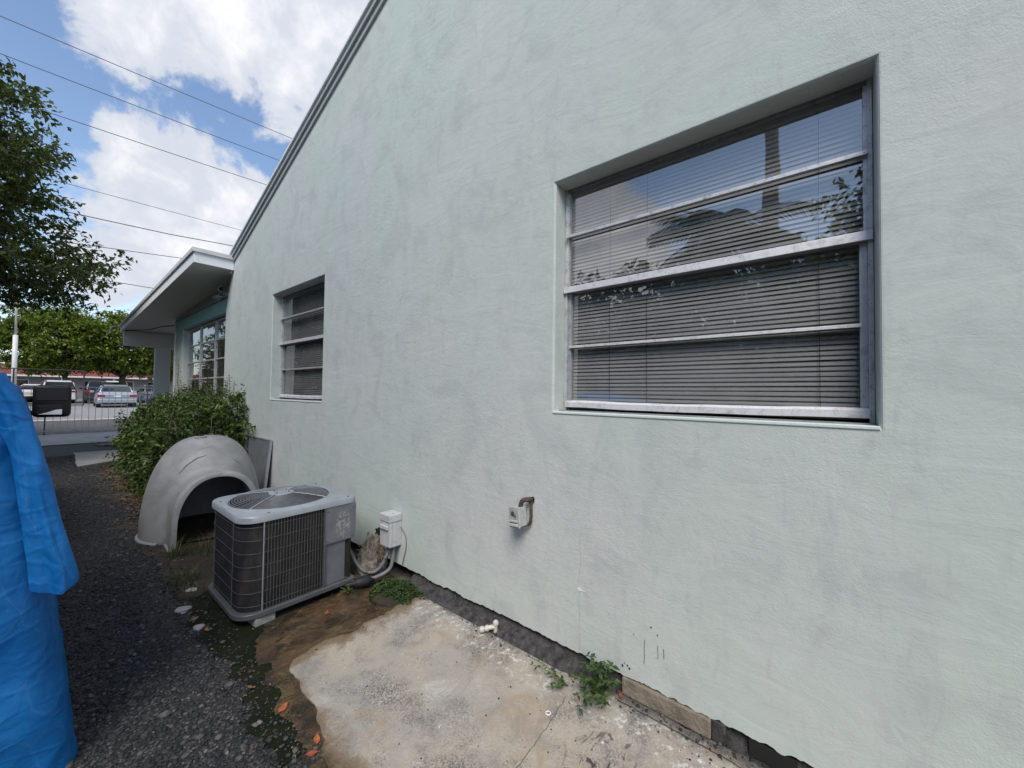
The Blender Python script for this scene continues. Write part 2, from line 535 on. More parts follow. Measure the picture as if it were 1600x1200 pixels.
def mk_concrete_slab():
    m, g = new_mat('stained_concrete')
    big = g.noise(g.pos, 1.9, 6, 0.62, 0.5)
    mid = g.noise(g.pos, 6.0, 8, 0.72, 0.5)
    fine = g.noise(g.pos, 120, 4, 0.7)
    grit = g.noise(g.pos, 260, 2, 0.6)
    col = g.mix(g.smooth(big, 0.34, 0.66), (0.415, 0.352, 0.275), (0.345, 0.315, 0.280))
    col = g.mix(g.math('MULTIPLY', g.smooth(mid, 0.48, 0.70), 0.75), col, (0.205, 0.190, 0.178))
    col = g.mix(g.math('MULTIPLY', g.smooth(mid, 0.46, 0.28), 0.7), col, (0.53, 0.505, 0.47))
    col = g.mix(g.math('MULTIPLY', g.smooth(fine, 0.50, 0.70), 0.45), col, (0.20, 0.18, 0.165))
    col = g.mix(g.math('MULTIPLY', g.smooth(grit, 0.52, 0.30), 0.30), col, (0.62, 0.59, 0.55))
    # worn grey pitted patches
    worn = g.smooth(g.noise(g.mapping(g.pos, loc=(3.1, 1.2, 0)), 2.4, 6, 0.66, 0.4), 0.46, 0.64)
    pit = g.smooth(fine, 0.40, 0.58)
    col = g.mix(g.math('MULTIPLY', worn, g.math('MULTIPLY', pit, 0.8)), col, (0.105, 0.095, 0.10))
    # tan wash and pale paint flecks
    tan = g.smooth(g.noise(g.mapping(g.pos, loc=(7.3, 4.1, 0)), 3.6, 6, 0.7, 0.7), 0.52, 0.70)
    col = g.mix(g.math('MULTIPLY', tan, 0.55), col, (0.31, 0.225, 0.14))
    fleck = g.smooth(g.noise(g.pos, 42, 5, 0.75, 0.4), 0.63, 0.68)
    reg = g.smooth(g.noise(g.mapping(g.pos, loc=(1.3, 9.0, 0)), 2.2, 3, 0.5), 0.46, 0.60)
    col = g.mix(g.math('MULTIPLY', fleck, reg), col, (0.70, 0.69, 0.66))
    X = g.add('ShaderNodeSeparateXYZ', None, {0: g.pos})
    wpaint = g.math('MULTIPLY', g.smooth(X.outputs['X'], -0.33, -0.16), g.smooth(g.noise(g.pos, 30, 6, 0.75), 0.55, 0.60))
    col = g.mix(g.math('MULTIPLY', wpaint, 0.8), col, (0.66, 0.65, 0.62))
    dots = g.smooth(g.noise(g.pos, 33, 2, 0.4), 0.765, 0.785)
    col = g.mix(dots, col, (0.05, 0.045, 0.042))
    # dark oily stain near the camera
    sx = g.add('ShaderNodeVectorMath', {'operation': 'DISTANCE'}, {0: g.mapping(g.pos, (1.0, 1.6, 1)), 1: (-0.40, 1.14, 0.0)}).outputs['Value']
    oil = g.math('MULTIPLY', g.smooth(sx, 0.34, 0.06), g.smooth(g.noise(g.mapping(g.pos, (1, 2.2, 1), rot=(0, 0, 0.5)), 9, 7, 0.7, 0.6), 0.54, 0.58))
    col = g.mix(g.math('MULTIPLY', oil, 0.9), col, (0.050, 0.036, 0.034))
    ex = g.math('MAXIMUM', g.smooth(X.outputs['Y'], 2.02, 2.40), g.smooth(X.outputs['X'], -0.86, -1.14))
    ex = g.math('ADD', ex, g.math('MULTIPLY', g.math('SUBTRACT', g.noise(g.pos, 7, 7, 0.7, 0.4), 0.5), 1.5))
    col = g.mix(g.math('MULTIPLY', g.smooth(ex, 0.42, 0.75), 0.8), col, (0.175, 0.115, 0.062))
    col = g.mix(g.math('MULTIPLY', g.smooth(ex, 0.75, 1.05), 0.85), col, (0.060, 0.042, 0.024))
    # black grime along the wall foot
    foot = g.smooth(g.math('ADD', X.outputs['X'], g.math('MULTIPLY', g.noise(g.pos, 14, 7, 0.75), 0.22)), -0.02, 0.11)
    col = g.mix(g.math('MULTIPLY', foot, 0.85), col, (0.055, 0.050, 0.050))
    h = g.math('ADD', g.math('MULTIPLY', fine, 0.005), g.math('MULTIPLY', mid, 0.012))
    finish(g, principled(g, color=col, rough=0.88, spec=0.3, normal=g.bump(h, 0.55, 1.0)))
    return m
SLAB = mk_concrete_slab()

def mk_soil():
    m, g = new_mat('damp_soil')
    big = g.noise(g.pos, 2.4, 6, 0.65, 0.6)
    mid = g.noise(g.pos, 16, 6, 0.7)
    col = g.mix(g.smooth(big, 0.35, 0.65), (0.022, 0.016, 0.011), (0.055, 0.037, 0.023))
    col = g.mix(g.math('MULTIPLY', g.smooth(mid, 0.50, 0.75), 0.8), col, (0.085, 0.056, 0.034))
    col = g.mix(g.math('MULTIPLY', g.smooth(g.noise(g.pos, 5, 5, 0.6), 0.54, 0.66), 0.7), col, (0.020, 0.028, 0.010))
    wet = g.smooth(g.noise(g.pos, 3.3, 4, 0.5), 0.46, 0.56)
    h = g.math('ADD', g.math('MULTIPLY', mid, 0.03), g.math('MULTIPLY', g.noise(g.pos, 70, 4, 0.6), 0.008))
    finish(g, principled(g, color=col, rough=g.math('SUBTRACT', 0.92, g.math('MULTIPLY', wet, 0.5)), normal=g.bump(h, 0.8, 1.0)))
    return m
SOIL = mk_soil()
def mk_moss():
    m, g = new_mat('dark_wet_moss')
    mid = g.noise(g.pos, 26, 6, 0.7)
    col = g.mix(g.smooth(g.noise(g.pos, 7, 5, 0.6), 0.40, 0.62), (0.008, 0.014, 0.005), (0.018, 0.020, 0.008))
    col = g.mix(g.smooth(mid, 0.62, 0.8), col, (0.028, 0.036, 0.010))
    finish(g, principled(g, color=col, rough=0.85, spec=0.2, normal=g.bump(mid, 1.0, 0.03)))
    return m
MOSS = mk_moss()
def mk_rustwash():
    m, g = new_mat('rust_stained_sediment')
    st = g.noise(g.mapping(g.pos, (1.0, 1.8, 1), rot=(0, 0, 0.5)), 6, 7, 0.7, 0.9)
    col = g.mix(g.smooth(st, 0.35, 0.6), (0.035, 0.021, 0.011), (0.105, 0.060, 0.028))
    col = g.mix(g.smooth(st, 0.60, 0.78), col, (0.30, 0.20, 0.125))
    col = g.mix(g.math('MULTIPLY', g.smooth(g.noise(g.pos, 30, 5, 0.7), 0.55, 0.72), 0.7), col, (0.19, 0.125, 0.065))
    col = g.mix(g.math('MULTIPLY', g.smooth(g.noise(g.mapping(g.pos, loc=(2, 5, 0)), 8, 6, 0.7, 0.5), 0.50, 0.64), 0.7), col, (0.17, 0.125, 0.05))
    col = g.mix(g.math('MULTIPLY', g.smooth(g.noise(g.mapping(g.pos, loc=(6, 1, 0)), 5, 7, 0.72, 0.5), 0.50, 0.60), 0.8), col, (0.020, 0.017, 0.010))
    wet = g.smooth(g.noise(g.pos, 4.1, 4, 0.5), 0.44, 0.58)
    finish(g, principled(g, color=col, rough=g.math('SUBTRACT', 0.72, g.math('MULTIPLY', wet, 0.5)), normal=g.bump(g.noise(g.pos, 26, 7, 0.75), 0.8, 0.03)))
    return m
RUSTWASH = mk_rustwash()
FOOTING = simple('grimy_footing_mortar', (0.046, 0.043, 0.042), 0.92, vary=0.75, scale=22, bump=1.0, bscale=32, dirt=0.9, dirtcol=(0.13, 0.12, 0.11))
BLOCK = simple('brown_concrete_block', (0.235, 0.195, 0.15), 0.95, vary=0.3, scale=14, bump=0.9, bscale=60, dirt=0.4)
PALE_BLOCK = simple('pale_concrete_block', (0.34, 0.33, 0.31), 0.95, vary=0.25, scale=12, bump=0.6, dirt=0.4)
SIDEWALK = simple('pale_sidewalk_concrete', (0.33, 0.32, 0.305), 0.9, vary=0.2, scale=3, bump=0.3, dirt=0.3, dirtcol=(0.2, 0.19, 0.17))
STREET = simple('faded_street_asphalt', (0.25, 0.245, 0.24), 0.9, vary=0.15, scale=1.5, bump=0.2)
APRON = simple('dark_apron_asphalt', (0.085, 0.08, 0.08), 0.9, vary=0.3, scale=3, bump=0.3, dirt=0.3, dirtcol=(0.2, 0.19, 0.18))
LOT = simple('parking_lot_asphalt', (0.20, 0.20, 0.20), 0.9, vary=0.15, scale=1.0)
PAINT_LINE = simple('road_line_paint', (0.75, 0.75, 0.73), 0.8, vary=0.1)
GRASSY = simple('verge_turf', (0.10, 0.11, 0.045), 0.95, vary=0.4, scale=3)
EARTH = simple('bare_ground', (0.11, 0.10, 0.085), 0.95, vary=0.3, scale=1.2, bump=0.4, bscale=20)

def mk_leaf(name, lo, mid, hi, trans=0.3, rough=0.45):
    m, g = new_mat(name)
    col = g.ramp(g.island, [(0.0, lo), (0.55, mid), (1.0, hi)])
    cl = g.noise(g.pos, 1.6, 3, 0.5)
    col = g.mix(g.math('MULTIPLY', g.smooth(cl, 0.42, 0.68), 0.55), col, tuple(c * 0.6 for c in mid))
    p = principled(g, color=col, rough=rough, spec=0.4)
    t = g.add('ShaderNodeBsdfTranslucent', None, {0: g.mix(1.0, col, (1.15, 1.25, 0.55), 'MULTIPLY')}).outputs[0]
    finish(g, g.add('ShaderNodeMixShader', None, {0: trans, 1: p, 2: t}).outputs[0])
    return m
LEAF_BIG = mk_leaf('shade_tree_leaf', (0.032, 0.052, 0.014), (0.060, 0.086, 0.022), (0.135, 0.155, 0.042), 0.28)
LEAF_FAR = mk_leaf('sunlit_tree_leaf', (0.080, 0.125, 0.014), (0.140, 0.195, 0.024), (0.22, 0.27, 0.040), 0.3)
LEAF_BUSH = mk_leaf('shrub_leaf', (0.036, 0.066, 0.016), (0.074, 0.122, 0.029), (0.165, 0.215, 0.056), 0.25)
LEAF_WEED = mk_leaf('weed_leaf', (0.030, 0.062, 0.016), (0.055, 0.098, 0.026), (0.090, 0.140, 0.042), 0.25)
LEAF_PALM = mk_leaf('palm_frond_leaf', (0.03, 0.055, 0.02), (0.05, 0.085, 0.03), (0.08, 0.11, 0.04), 0.2)
GRASS = mk_leaf('grass_blade', (0.05, 0.075, 0.02), (0.085, 0.115, 0.035), (0.17, 0.16, 0.07), 0.25, 0.6)
DRY = mk_leaf('dry_litter', (0.10, 0.06, 0.03), (0.19, 0.12, 0.065), (0.33, 0.24, 0.15), 0.1, 0.8)
BARK = simple('tree_bark', (0.10, 0.085, 0.07), 0.95, vary=0.35, scale=10, bump=0.9, bscale=30)
PALE_BARK = simple('palm_trunk_bark', (0.22, 0.20, 0.175), 0.95, vary=0.25, scale=6, bump=0.6, bscale=20)
STEM = simple('green_stem', (0.10, 0.13, 0.05), 0.7)
TWIG = simple('dry_twig', (0.20, 0.14, 0.085), 0.9, vary=0.35, scale=20)
DEADLEAF = simple('orange_dead_leaf', (0.36, 0.105, 0.035), 0.7, vary=0.4, scale=50)
REDLEAF = simple('brick_red_dead_leaf', (0.26, 0.06, 0.03), 0.7, vary=0.3, scale=50)
BROWNLEAF = simple('brown_dead_leaf', (0.20, 0.12, 0.06), 0.8, vary=0.4, scale=50)

# ================================================================== GROUND
def sheet(name, rows, mat, dz=0.0):
    """rows: list of (y, x0, x1); a strip that follows the ground profile"""
    m = MB()
    vs = []
    for y, a, b in rows:
        z = zg(y) + dz
        vs += [(a, y, z), (b, y, z)]
    fs = [(2 * i, 2 * i + 1, 2 * i + 3, 2 * i + 2) for i in range(len(rows) - 1)]
    m.add(vs, fs)
    return structure(m.build(name, mat))
sheet('ground', [(y, -900, 900) for y in (-600, -60, -10, 0, 14, 27, 60, 150, 500, 1500)], EARTH, -0.02)
YS = [-6, 0, 3.0, 6, 9, 12, 14, 15.2]
sheet('driveway', [(-6, -4.6, 0.3), (1.0, -4.6, 0.3), (1.2, -4.6, -0.6), (3.6, -4.6, -1.0), (6, -4.6, -0.9), (9, -4.6, -0.7), (12, -4.6, -0.3), (14, -4.6, 0.5), (15.2, -4.6, 3.0)], ASPHALT, 0.0)
sheet('sidewalk', [(15.25, -40, 40), (17.95, -40, 40)], SIDEWALK, 0.012)
sheet('street_apron', [(17.95, -40, 40), (22, -40, 40), (23.6, -40, 40)], APRON, 0.004)
sheet('street', [(23.6, -120, 120), (27, -120, 120), (40, -120, 120)], STREET, 0.006)
sheet('road_edge_line', [(23.55, -120, 120), (23.80, -120, 120)], PAINT_LINE, 0.016)
sheet('grass_verge', [(40, -120, 0.2), (44, -120, 0.2)], GRASSY, 0.010)
sheet('parking_lot', [(40, 0.2, 120), (44, 0.2, 120)], LOT, 0.004)
sheet('parking_lot', [(44, -120, 120), (70, -120, 120)], LOT, 0.004)

def patch(name, outline, z, mat, thick=0.0, rough=0.02, sub=0.06):
    """flat irregular sheet with a wobbling outline, with a skirt when it has thickness"""
    pts = []
    n = len(outline)
    for i in range(n):
        a, b = Vector((*outline[i], 0)), Vector((*outline[(i + 1) % n], 0))
        k = max(1, int((b - a).length / sub))
        for j in range(k):
            p = a.lerp(b, j / k)
            w = Vector((n1(p.x * 7, p.y * 7, 3.3), n1(p.x * 7, p.y * 7, 9.1), 0)) * rough + Vector((n1(p.x * 23, p.y * 23, 1.3), n1(p.x * 23, p.y * 23, 4.1), 0)) * rough * 0.5
            pts.append((p.x + w.x, p.y + w.y))
    m = MB()
    if thick:
        N = len(pts)
        vs = [(x, y, z) for x, y in pts] + [(x, y, z - thick) for x, y in pts]
        m.add(vs, [(i, (i + 1) % N, N + (i + 1) % N, N + i) for i in range(N)])
    tris = tessellate_polygon([[Vector((x, y, 0)) for x, y in pts]])
    m.add([(x, y, z) for x, y in pts], [tuple(t) for t in tris])
    o = m.build(name, mat)
    return structure(o)
SLAB_OUT = [(0.0, 2.36), (-0.14, 2.37), (-0.37, 2.30), (-0.62, 2.28), (-0.80, 2.32), (-0.96, 2.30), (-0.99, 2.12), (-1.02, 1.95), (-1.05, 1.75), (-1.12, 1.55), (-1.2, 1.2), (-1.35, 0.6), (-1.4, -3.0), (0.0, -3.0)]
patch('soil_bed', [(0.0, -0.2), (0.0, 13.9), (-0.55, 13.2), (-0.72, 10.5), (-1.0, 8.5), (-1.02, 6.6), (-1.22, 5.2), (-1.2, 4.1), (-1.14, 3.2), (-1.13, 2.2), (-1.15, 1.7), (-1.2, 1.3), (-1.3, 0.7)], 0.006, SOIL, 0, 0.05)
patch('wet_moss', [(-0.9, 3.6), (-1.2, 3.55), (-1.22, 3.1), (-1.19, 2.5), (-1.20, 2.0), (-1.22, 1.72), (-1.14, 1.66), (-1.08, 1.9), (-1.03, 2.3), (-0.9, 2.7)], 0.009, MOSS, 0, 0.08, 0.025)
patch('rust_washed_ground', [(-0.06, 2.30), (-0.10, 2.62), (-0.36, 2.80), (-0.75, 2.76), (-0.98, 2.72), (-1.06, 2.42), (-1.10, 2.1), (-1.11, 1.85), (-1.17, 1.60), (-1.16, 1.40), (-0.7, 2.0)], 0.012, RUSTWASH, 0, 0.075, 0.025)
patch('concrete_slab', SLAB_OUT, 0.020, SLAB, 0.02, 0.03, 0.02)
patch('concrete_pad', [(-1.38, 10.9), (-1.33, 13.2), (-0.3, 13.15), (-0.35, 11.6)], 0.03, SIDEWALK, 0.03, 0.03, 0.2)

# saw-cut crack lines in the slab are real grooves filled with grit
def crack(pts, w, mat, z=0.0235):
    m = MB()
    P = []
    for i in range(len(pts) - 1):
        a, b = Vector((*pts[i], 0)), Vector((*pts[i + 1], 0))
        k = max(2, int((b - a).length / 0.02))
        for j in range(k):
            P.append(a.lerp(b, j / k))
    vs = []
    for i, p in enumerate(P):
        t = (P[min(i + 1, len(P) - 1)] - P[max(i - 1, 0)]).normalized()
        s = Vector((-t.y, t.x, 0))
        p = p + s * n1(p.x * 30, p.y * 30, 7) * 0.008
        ww = w * (0.6 + 0.6 * abs(n1(p.x * 40, p.y * 40, 2)))
        vs += [(p.x - s.x * ww, p.y - s.y * ww, z), (p.x + s.x * ww, p.y + s.y * ww, z)]
    m.add(vs, [(2 * i, 2 * i + 1, 2 * i + 3, 2 * i + 2) for i in range(len(P) - 1)])
    return m
slab = bpy.data.objects['concrete_slab']
crack([(-0.20, 1.00), (-0.36, 0.98), (-0.62, 0.96), (-0.95, 0.99)], 0.0014, FOOTING).build('crack', FOOTING, slab)
crack([(-0.06, 0.80), (-0.06, 0.45), (-0.07, 0.1), (-0.07, -0.5)], 0.003, FOOTING).build('crack', FOOTING, slab)

# ================================================================== HOUSE
house = thing('house', 'pale mint stucco house with gable wall and white flat porch roof', 'house')
RK = 0.3706       # rake slope
def rake_z(y):
    return 3.464 + (7.186 - y) * RK
APEX_Y = 0.5
BW = (-0.147, 1.236, 1.388, 2.738)      # big window opening (y0, y1, z0, z1)
SW = (4.10, 5.545, 1.375, 2.732)        # small window opening
outer = [(7.5, 0.06), (7.5, 2.72), (7.40, 3.02), (7.19, rake_z(7.19) + 0.02), (APEX_Y, rake_z(APEX_Y) + 0.02), (-6.3, rake_z(7.3) + 0.02), (-6.5, 0.1)]
y = -6.4
while y < 7.45:       # ragged lower edge of the render coat
    z = 0.112 + 0.012 * n1(y * 6, 1.7) + 0.012 * n1(y * 23, 8.2) + 0.006 * n1(y * 61, 2.2)
    outer.append((y, z))
    y += 0.012 if -1 < y < 2.6 else 0.3
def rect(w):
    return [(w[0], w[2]), (w[1], w[2]), (w[1], w[3]), (w[0], w[3])]
holes = [rect(BW), rect(SW)]
loops = [[Vector((p[0], p[1], 0)) for p in lp] for lp in [outer] + holes]
flat = [p for lp in [outer] + holes for p in lp]
tris = tessellate_polygon(loops)
wm = MB()
wm.add([(0.0, p[0], p[1]) for p in flat], [tuple(t) for t in tris])
wm.add([(0.21, p[0], p[1]) for p in flat], [tuple(t) for t in tris])
N = len(outer)
wm.add([(0.0, *p) for p in outer] + [(0.21, *p) for p in outer], [(i, (i + 1) % N, N + (i + 1) % N, N + i) for i in range(N)])
wall = wm.build('gable_wall', STUCCO, house)
# splayed reveals of the two openings (render returns with softly rounded arrises)
def reveal(w, name):
    y0, y1, z0, z1 = w
    m = MB()
    r = 0.012
    loopsv = []
    for (ins, x) in ((-0.004, -0.0005), (0.004, 0.004), (0.009, 0.012), (0.012, 0.21)):
        loopsv.append([(x, y0 + ins, z0 + ins), (x, y1 - ins, z0 + ins), (x, y1 - ins, z1 - ins), (x, y0 + ins, z1 - ins)])
    vs = [p for l in loopsv for p in l]
    fs = []
    for i in range(3):
        for k in range(4):
            k2 = (k + 1) % 4
            fs.append((i * 4 + k, i * 4 + k2, (i + 1) * 4 + k2, (i + 1) * 4 + k))
    m.add(vs, fs)
    return m.build(name, STUCCO, house)
reveal(BW, 'window_reveal')
reveal(SW, 'window_reveal')

# remaining walls, floor and ceiling of the body so that the rooms are dim
om = MB()
om.box(0.0, 9.0, -6.7, -6.5, 0, 4.0)
om.box(8.8, 9.0, -6.5, 7.3, 0, 4.0)
om.build('rear_wall', STUCCO, house)
MB().box(0.215, 8.8, -6.5, 7.3, 0.25, 0.35).build('floor_slab', DARK_ROOM, house)
MB().box(0.215, 8.8, -6.5, 7.3, 3.0, 3.08).build('ceiling', DARK_ROOM, house)
MB().box(2.6, 2.7, -6.5, 7.3, 0.36, 3.0).build('partition', DARK_ROOM, house)
MB().box(0.215, 2.6, 2.6, 2.7, 0.36, 3.0).build('partition', DARK_ROOM, house)
MB().box(0.22, 8.8, 7.3, 7.45, 0, 3.4).build('front_wall', STUCCO, house)

# roof: two slopes, rake boards along the gable
rm = MB()
AP = rake_z(APEX_Y)
EV = rake_z(7.35)
prof = [(7.35, EV + 0.03), (APEX_Y, AP + 0.03), (-6.6, EV + 0.02), (-6.6, EV + 0.19), (APEX_Y, AP + 0.21), (7.35, EV + 0.16)]
rm.prism(prof, lambda p, t: (t, p[0], p[1]), 0.02, 9.2)
roof = rm.build('roof', ROOFING, house)
def rake(name, off0, off1, x0, x1, mat, ytop=APEX_Y, ybot=7.19):
    m = MB()
    P = [(ybot, rake_z(ybot) + off0), (ytop, rake_z(ytop) + off0), (ytop, rake_z(ytop) + off1), (ybot, rake_z(ybot) + off1)]
    m.prism(P, lambda p, t: (t, p[0], p[1]), x0, x1)
    m2 = [(-6.4, rake_z(7.3) + off0), (ytop, rake_z(ytop) + off0), (ytop, rake_z(ytop) + off1), (-6.4, rake_z(7.3) + off1)]
    m.prism(m2, lambda p, t: (t, p[0], p[1]), x0, x1)
    return m.build(name, mat, roof, bevel=0.004)
rake('rake_board', 0.0, 0.062, -0.022, 0.02, GREY_TRIM)
rake('rake_moulding', 0.060, 0.118, -0.045, 0.02, GREY_TRIM)
rake('roof_edge_cap', 0.117, 0.150, -0.066, 0.03, WHITE_TRIM)

# foundation below the render coat
fm = MB()
rows = []
y = -3.0
ys = []
while y < 2.55:
    ys.append(y)
    y += 0.04
sec = []
for y in ys:
    bulge = 0.020 * n1(y * 3.1, 4.4) + 0.014 * n1(y * 11, 2.0) + 0.008 * n1(y * 24, 5.0)
    h = 0.052 + 0.014 * n1(y * 2.3, 8.8)
    out = max(0.0, min(1.0, (y - 0.86) / 0.25)) * 0.085 + 0.004
    sec.append([(0.055, y, 0.16), (0.045 + bulge, y, 0.115), (0.028 + bulge * 0.6, y, 0.075 + h * 0.2), (-0.2 * out + 0.02, y, 0.060 + bulge * 0.4), (-0.60 * out + 0.012, y, 0.043 + bulge * 0.25), (-out + 0.008, y, 0.012)])
vs = [p for s in sec for p in s]
k = len(sec[0])
fm.add(vs, [(i * k + j, i * k + j + 1, (i + 1) * k + j + 1, (i + 1) * k + j) for i in range(len(sec) - 1) for j in range(k - 1)])
found = fm.build('foundation', FOOTING, house, smooth=True)
bmx = MB().box(-0.012, 0.06, 0.40, 0.80, 0.022, 0.104, bev=0.006)
bmx.build('foundation_block', BLOCK, found)
bmx = MB().box(-0.006, 0.06, 0.345, 0.397, 0.022, 0.108, bev=0.004)
bmx.build('mortar_joint', FOOTING, found)
HOLE_SHADE = simple('painted_hole_shade', (0.012, 0.011, 0.010), 1.0)  # near-black colour stands in for the shade inside holes
vm = MB().box(0.002, 0.06, 0.10, 0.26, 0.035, 0.10)
vm.build('opening_shade', HOLE_SHADE, found)  # solid box; its dark colour replaces the shade of an opening
# drips of tar, a chip and a hairline crack on the wall
INK = simple('black_drip', (0.03, 0.028, 0.027), 0.6)
PALE_CHIP = simple('bare_plaster_chip', (0.72, 0.72, 0.70), 0.9)
def drip(y, za, zb, w):
    m = MB()
    n = 9
    vs = []
    for i in range(n):
        t = i / (n - 1)
        z = za + (zb - za) * t
        yy = y + 0.003 * n1(z * 30, y * 40)
        ww = w * (0.5 + 0.7 * abs(n1(z * 50, y * 9)))
        vs += [(-0.0022, yy - ww, z), (-0.0022, yy + ww, z)]
    m.add(vs, [(2 * i, 2 * i + 1, 2 * i + 3, 2 * i + 2) for i in range(n - 1)])
    m.build('tar_drip', INK, house)
drip(0.692, 0.326, 0.208, 0.0016)
drip(0.628, 0.324, 0.262, 0.0013)
drip(0.600, 0.318, 0.272, 0.0018)
for (yy, zz, r) in ((0.80, 0.155, 0.007), (0.775, 0.166, 0.005), (0.765, 0.156, 0.006), (0.79, 0.172, 0.003), (0.66, 0.395, 0.004), (0.63, 0.37, 0.004), (0.745, 0.33, 0.003)):
    m = MB()
    pts = [(-0.002, yy + r * (0.7 + 0.5 * random.random()) * math.cos(a * PI / 4), zz + r * (0.7 + 0.5 * random.random()) * math.sin(a * PI / 4)) for a in range(8)]
    m.add(pts, [tuple(range(8))])
    m.build('dirt_spot', INK, house)
m = MB()
m.add([(-0.002, 1.062, 0.452), (-0.002, 1.046, 0.463), (-0.002, 1.03, 0.452), (-0.002, 1.0, 0.447), (-0.002, 1.035, 0.443), (-0.002, 1.05, 0.440)], [(0, 1, 2, 3, 4, 5)])
m.build('plaster_chip', PALE_CHIP, house)
CRACKM = simple('hairline_crack', (0.24, 0.26, 0.25), 0.95)
m = MB()
vs = []
n = 60
for i in range(n):
    z = 0.13 + 0.62 * i / (n - 1)
    yy = 1.045 + 0.012 * n1(z * 9, 3) + 0.004 * n1(z * 60, 1)
    w = 0.0007 * (0.5 + abs(n1(z * 40, 6)))
    vs += [(-0.0018, yy - w, z), (-0.0018, yy + w, z)]
m.add(vs, [(2 * i, 2 * i + 1, 2 * i + 3, 2 * i + 2) for i in range(n - 1)])
m.build('hairline_crack', CRACKM, house)

# ------------------------------------------------------------------ single-hung windows with horizontal bars
def window(w, label):
    y0, y1, z0, z1 = w
    y0 += 0.012; y1 -= 0.012; z0 += 0.012; z1 -= 0.012
    win = bpy.data.objects.new('window', None)
    COL.objects.link(win)
    win.parent = house
    win['label'] = label
    zm, zu, zl = z0 + 0.715, z0 + 1.032, z0 + 0.378
    # outer frame: jambs, head, sill channel
    MB().box(0.108, 0.20, y0, y0 + 0.016, z0, z1).build('jamb', ALU, win, bevel=0.002)
    MB().box(0.108, 0.20, y1 - 0.016, y1, z0, z1).build('jamb', ALU, win, bevel=0.002)
    MB().box(0.112, 0.20, y0 + 0.016, y1 - 0.016, z1 - 0.018, z1).build('head', ALU_DARK, win, bevel=0.002)
    MB().box(0.060, 0.20, y0, y1, z0 - 0.013, z0 + 0.006).build('sill_channel', ALU_DARK, win, bevel=0.002)
    MB().box(-0.005, 0.059, y0 - 0.006, y1 + 0.006, z0 - 0.0125, z0 + 0.001, bev=0.003).build('sill', SILL, win)
    # upper fixed light
    MB().box(0.108, 0.135, y0 + 0.016, y0 + 0.028, zm, z1 - 0.022).build('stile', ALU, win)
    MB().box(0.108, 0.135, y1 - 0.028, y1 - 0.016, zm, z1 - 0.022).build('stile', ALU, win)
    mm = MB().box(0.088, 0.130, y0 + 0.014, y1 - 0.014, zu + 0.006, zu + 0.0105)
    mm.box(0.086, 0.091, y0 + 0.014, y1 - 0.014, zu - 0.006, zu + 0.0105)
    mm.build('glazing_bar', ALU, win, bevel=0.0012)
    mm = MB().box(0.094, 0.150, y0 + 0.002, y1 - 0.002, zm + 0.012, zm + 0.020)
    mm.box(0.090, 0.096, y0 + 0.002, y1 - 0.002, zm - 0.016, zm + 0.020)
    mm.build('meeting_rail', ALU_BRIGHT, win, bevel=0.0015)
    MB().box(0.098, 0.15, y0 + 0.004, y1 - 0.004, zm - 0.014, zm + 0.011).build('rail_underside', ALU_DARK, win)
    # lower sash, further in
    MB().box(0.122, 0.154, y0 + 0.016, y0 + 0.040, z0 + 0.03, zm - 0.015).build('stile', ALU, win, bevel=0.002)
    MB().box(0.122, 0.154, y1 - 0.036, y1 - 0.016, z0 + 0.03, zm - 0.015).build('stile', ALU_MID, win, bevel=0.002)
    mm = MB()
    nseg = 14
    prof = [(0.100, 0.012), (0.155, 0.012), (0.155, 0.052), (0.118, 0.050), (0.100, 0.040)]
    vs = []
    for i in range(nseg + 1):
        t = i / nseg
        yy = y1 - 0.014 + (y0 - y1 + 0.028) * t
        sag = -0.006 * math.sin(PI * t) ** 2 + 0.003 * n1(t * 6, y0)
        vs += [(px, yy, z0 + 0.012 + pz + sag) for px, pz in prof]
    k = len(prof)
    fs = [(i * k + j, i * k + (j + 1) % k, (i + 1) * k + (j + 1) % k, (i + 1) * k + j) for i in range(nseg) for j in range(k)]
    fs += [tuple(range(k)), tuple(nseg * k + j for j in range(k))]
    mm.add(vs, fs)
    mm.build('bottom_rail', ALU_BRIGHT, win)
    mm = MB().box(0.112, 0.150, y0 + 0.038, y1 - 0.034, zl + 0.004, zl + 0.008)
    mm.box(0.110, 0.115, y0 + 0.036, y1 - 0.032, zl - 0.006, zl + 0.008)
    mm.build('glazing_bar', ALU_BRIGHT if y0 < 2 else ALU, win, bevel=0.0012)
    # panes, each its own sheet with thickness; puttied a touch out of true
    def pane(x, a, b, c, d, tilt=0.0, yaw=0.0):
        m = MB()
        cx, cy, cz = x, (a + b) / 2, (c + d) / 2
        R = Euler((0, tilt, yaw)).to_matrix()
        q = [Vector((cx, cy, cz)) + R @ Vector((0, yy - cy, zz - cz)) for yy, zz in ((a, c), (b, c), (b, d), (a, d))]
        m.add(q, [(0, 1, 2, 3)])
        return m.build('pane', GLASS if y0 < 2 else GLASS_FAR, win)
    pane(0.122, y0 + 0.020, y1 - 0.020, zu, z1 - 0.02, 0.000, 0.000)
    pane(0.122, y0 + 0.020, y1 - 0.020, zm + 0.015, zu, -0.004, 0.002)
    pane(0.142, y0 + 0.036, y1 - 0.032, zl, zm - 0.01, 0.010, 0.0)
    pane(0.142, y0 + 0.036, y1 - 0.032, z0 + 0.055, zl, 0.012, 0.0)
    return (y0, y1, z0, z1)

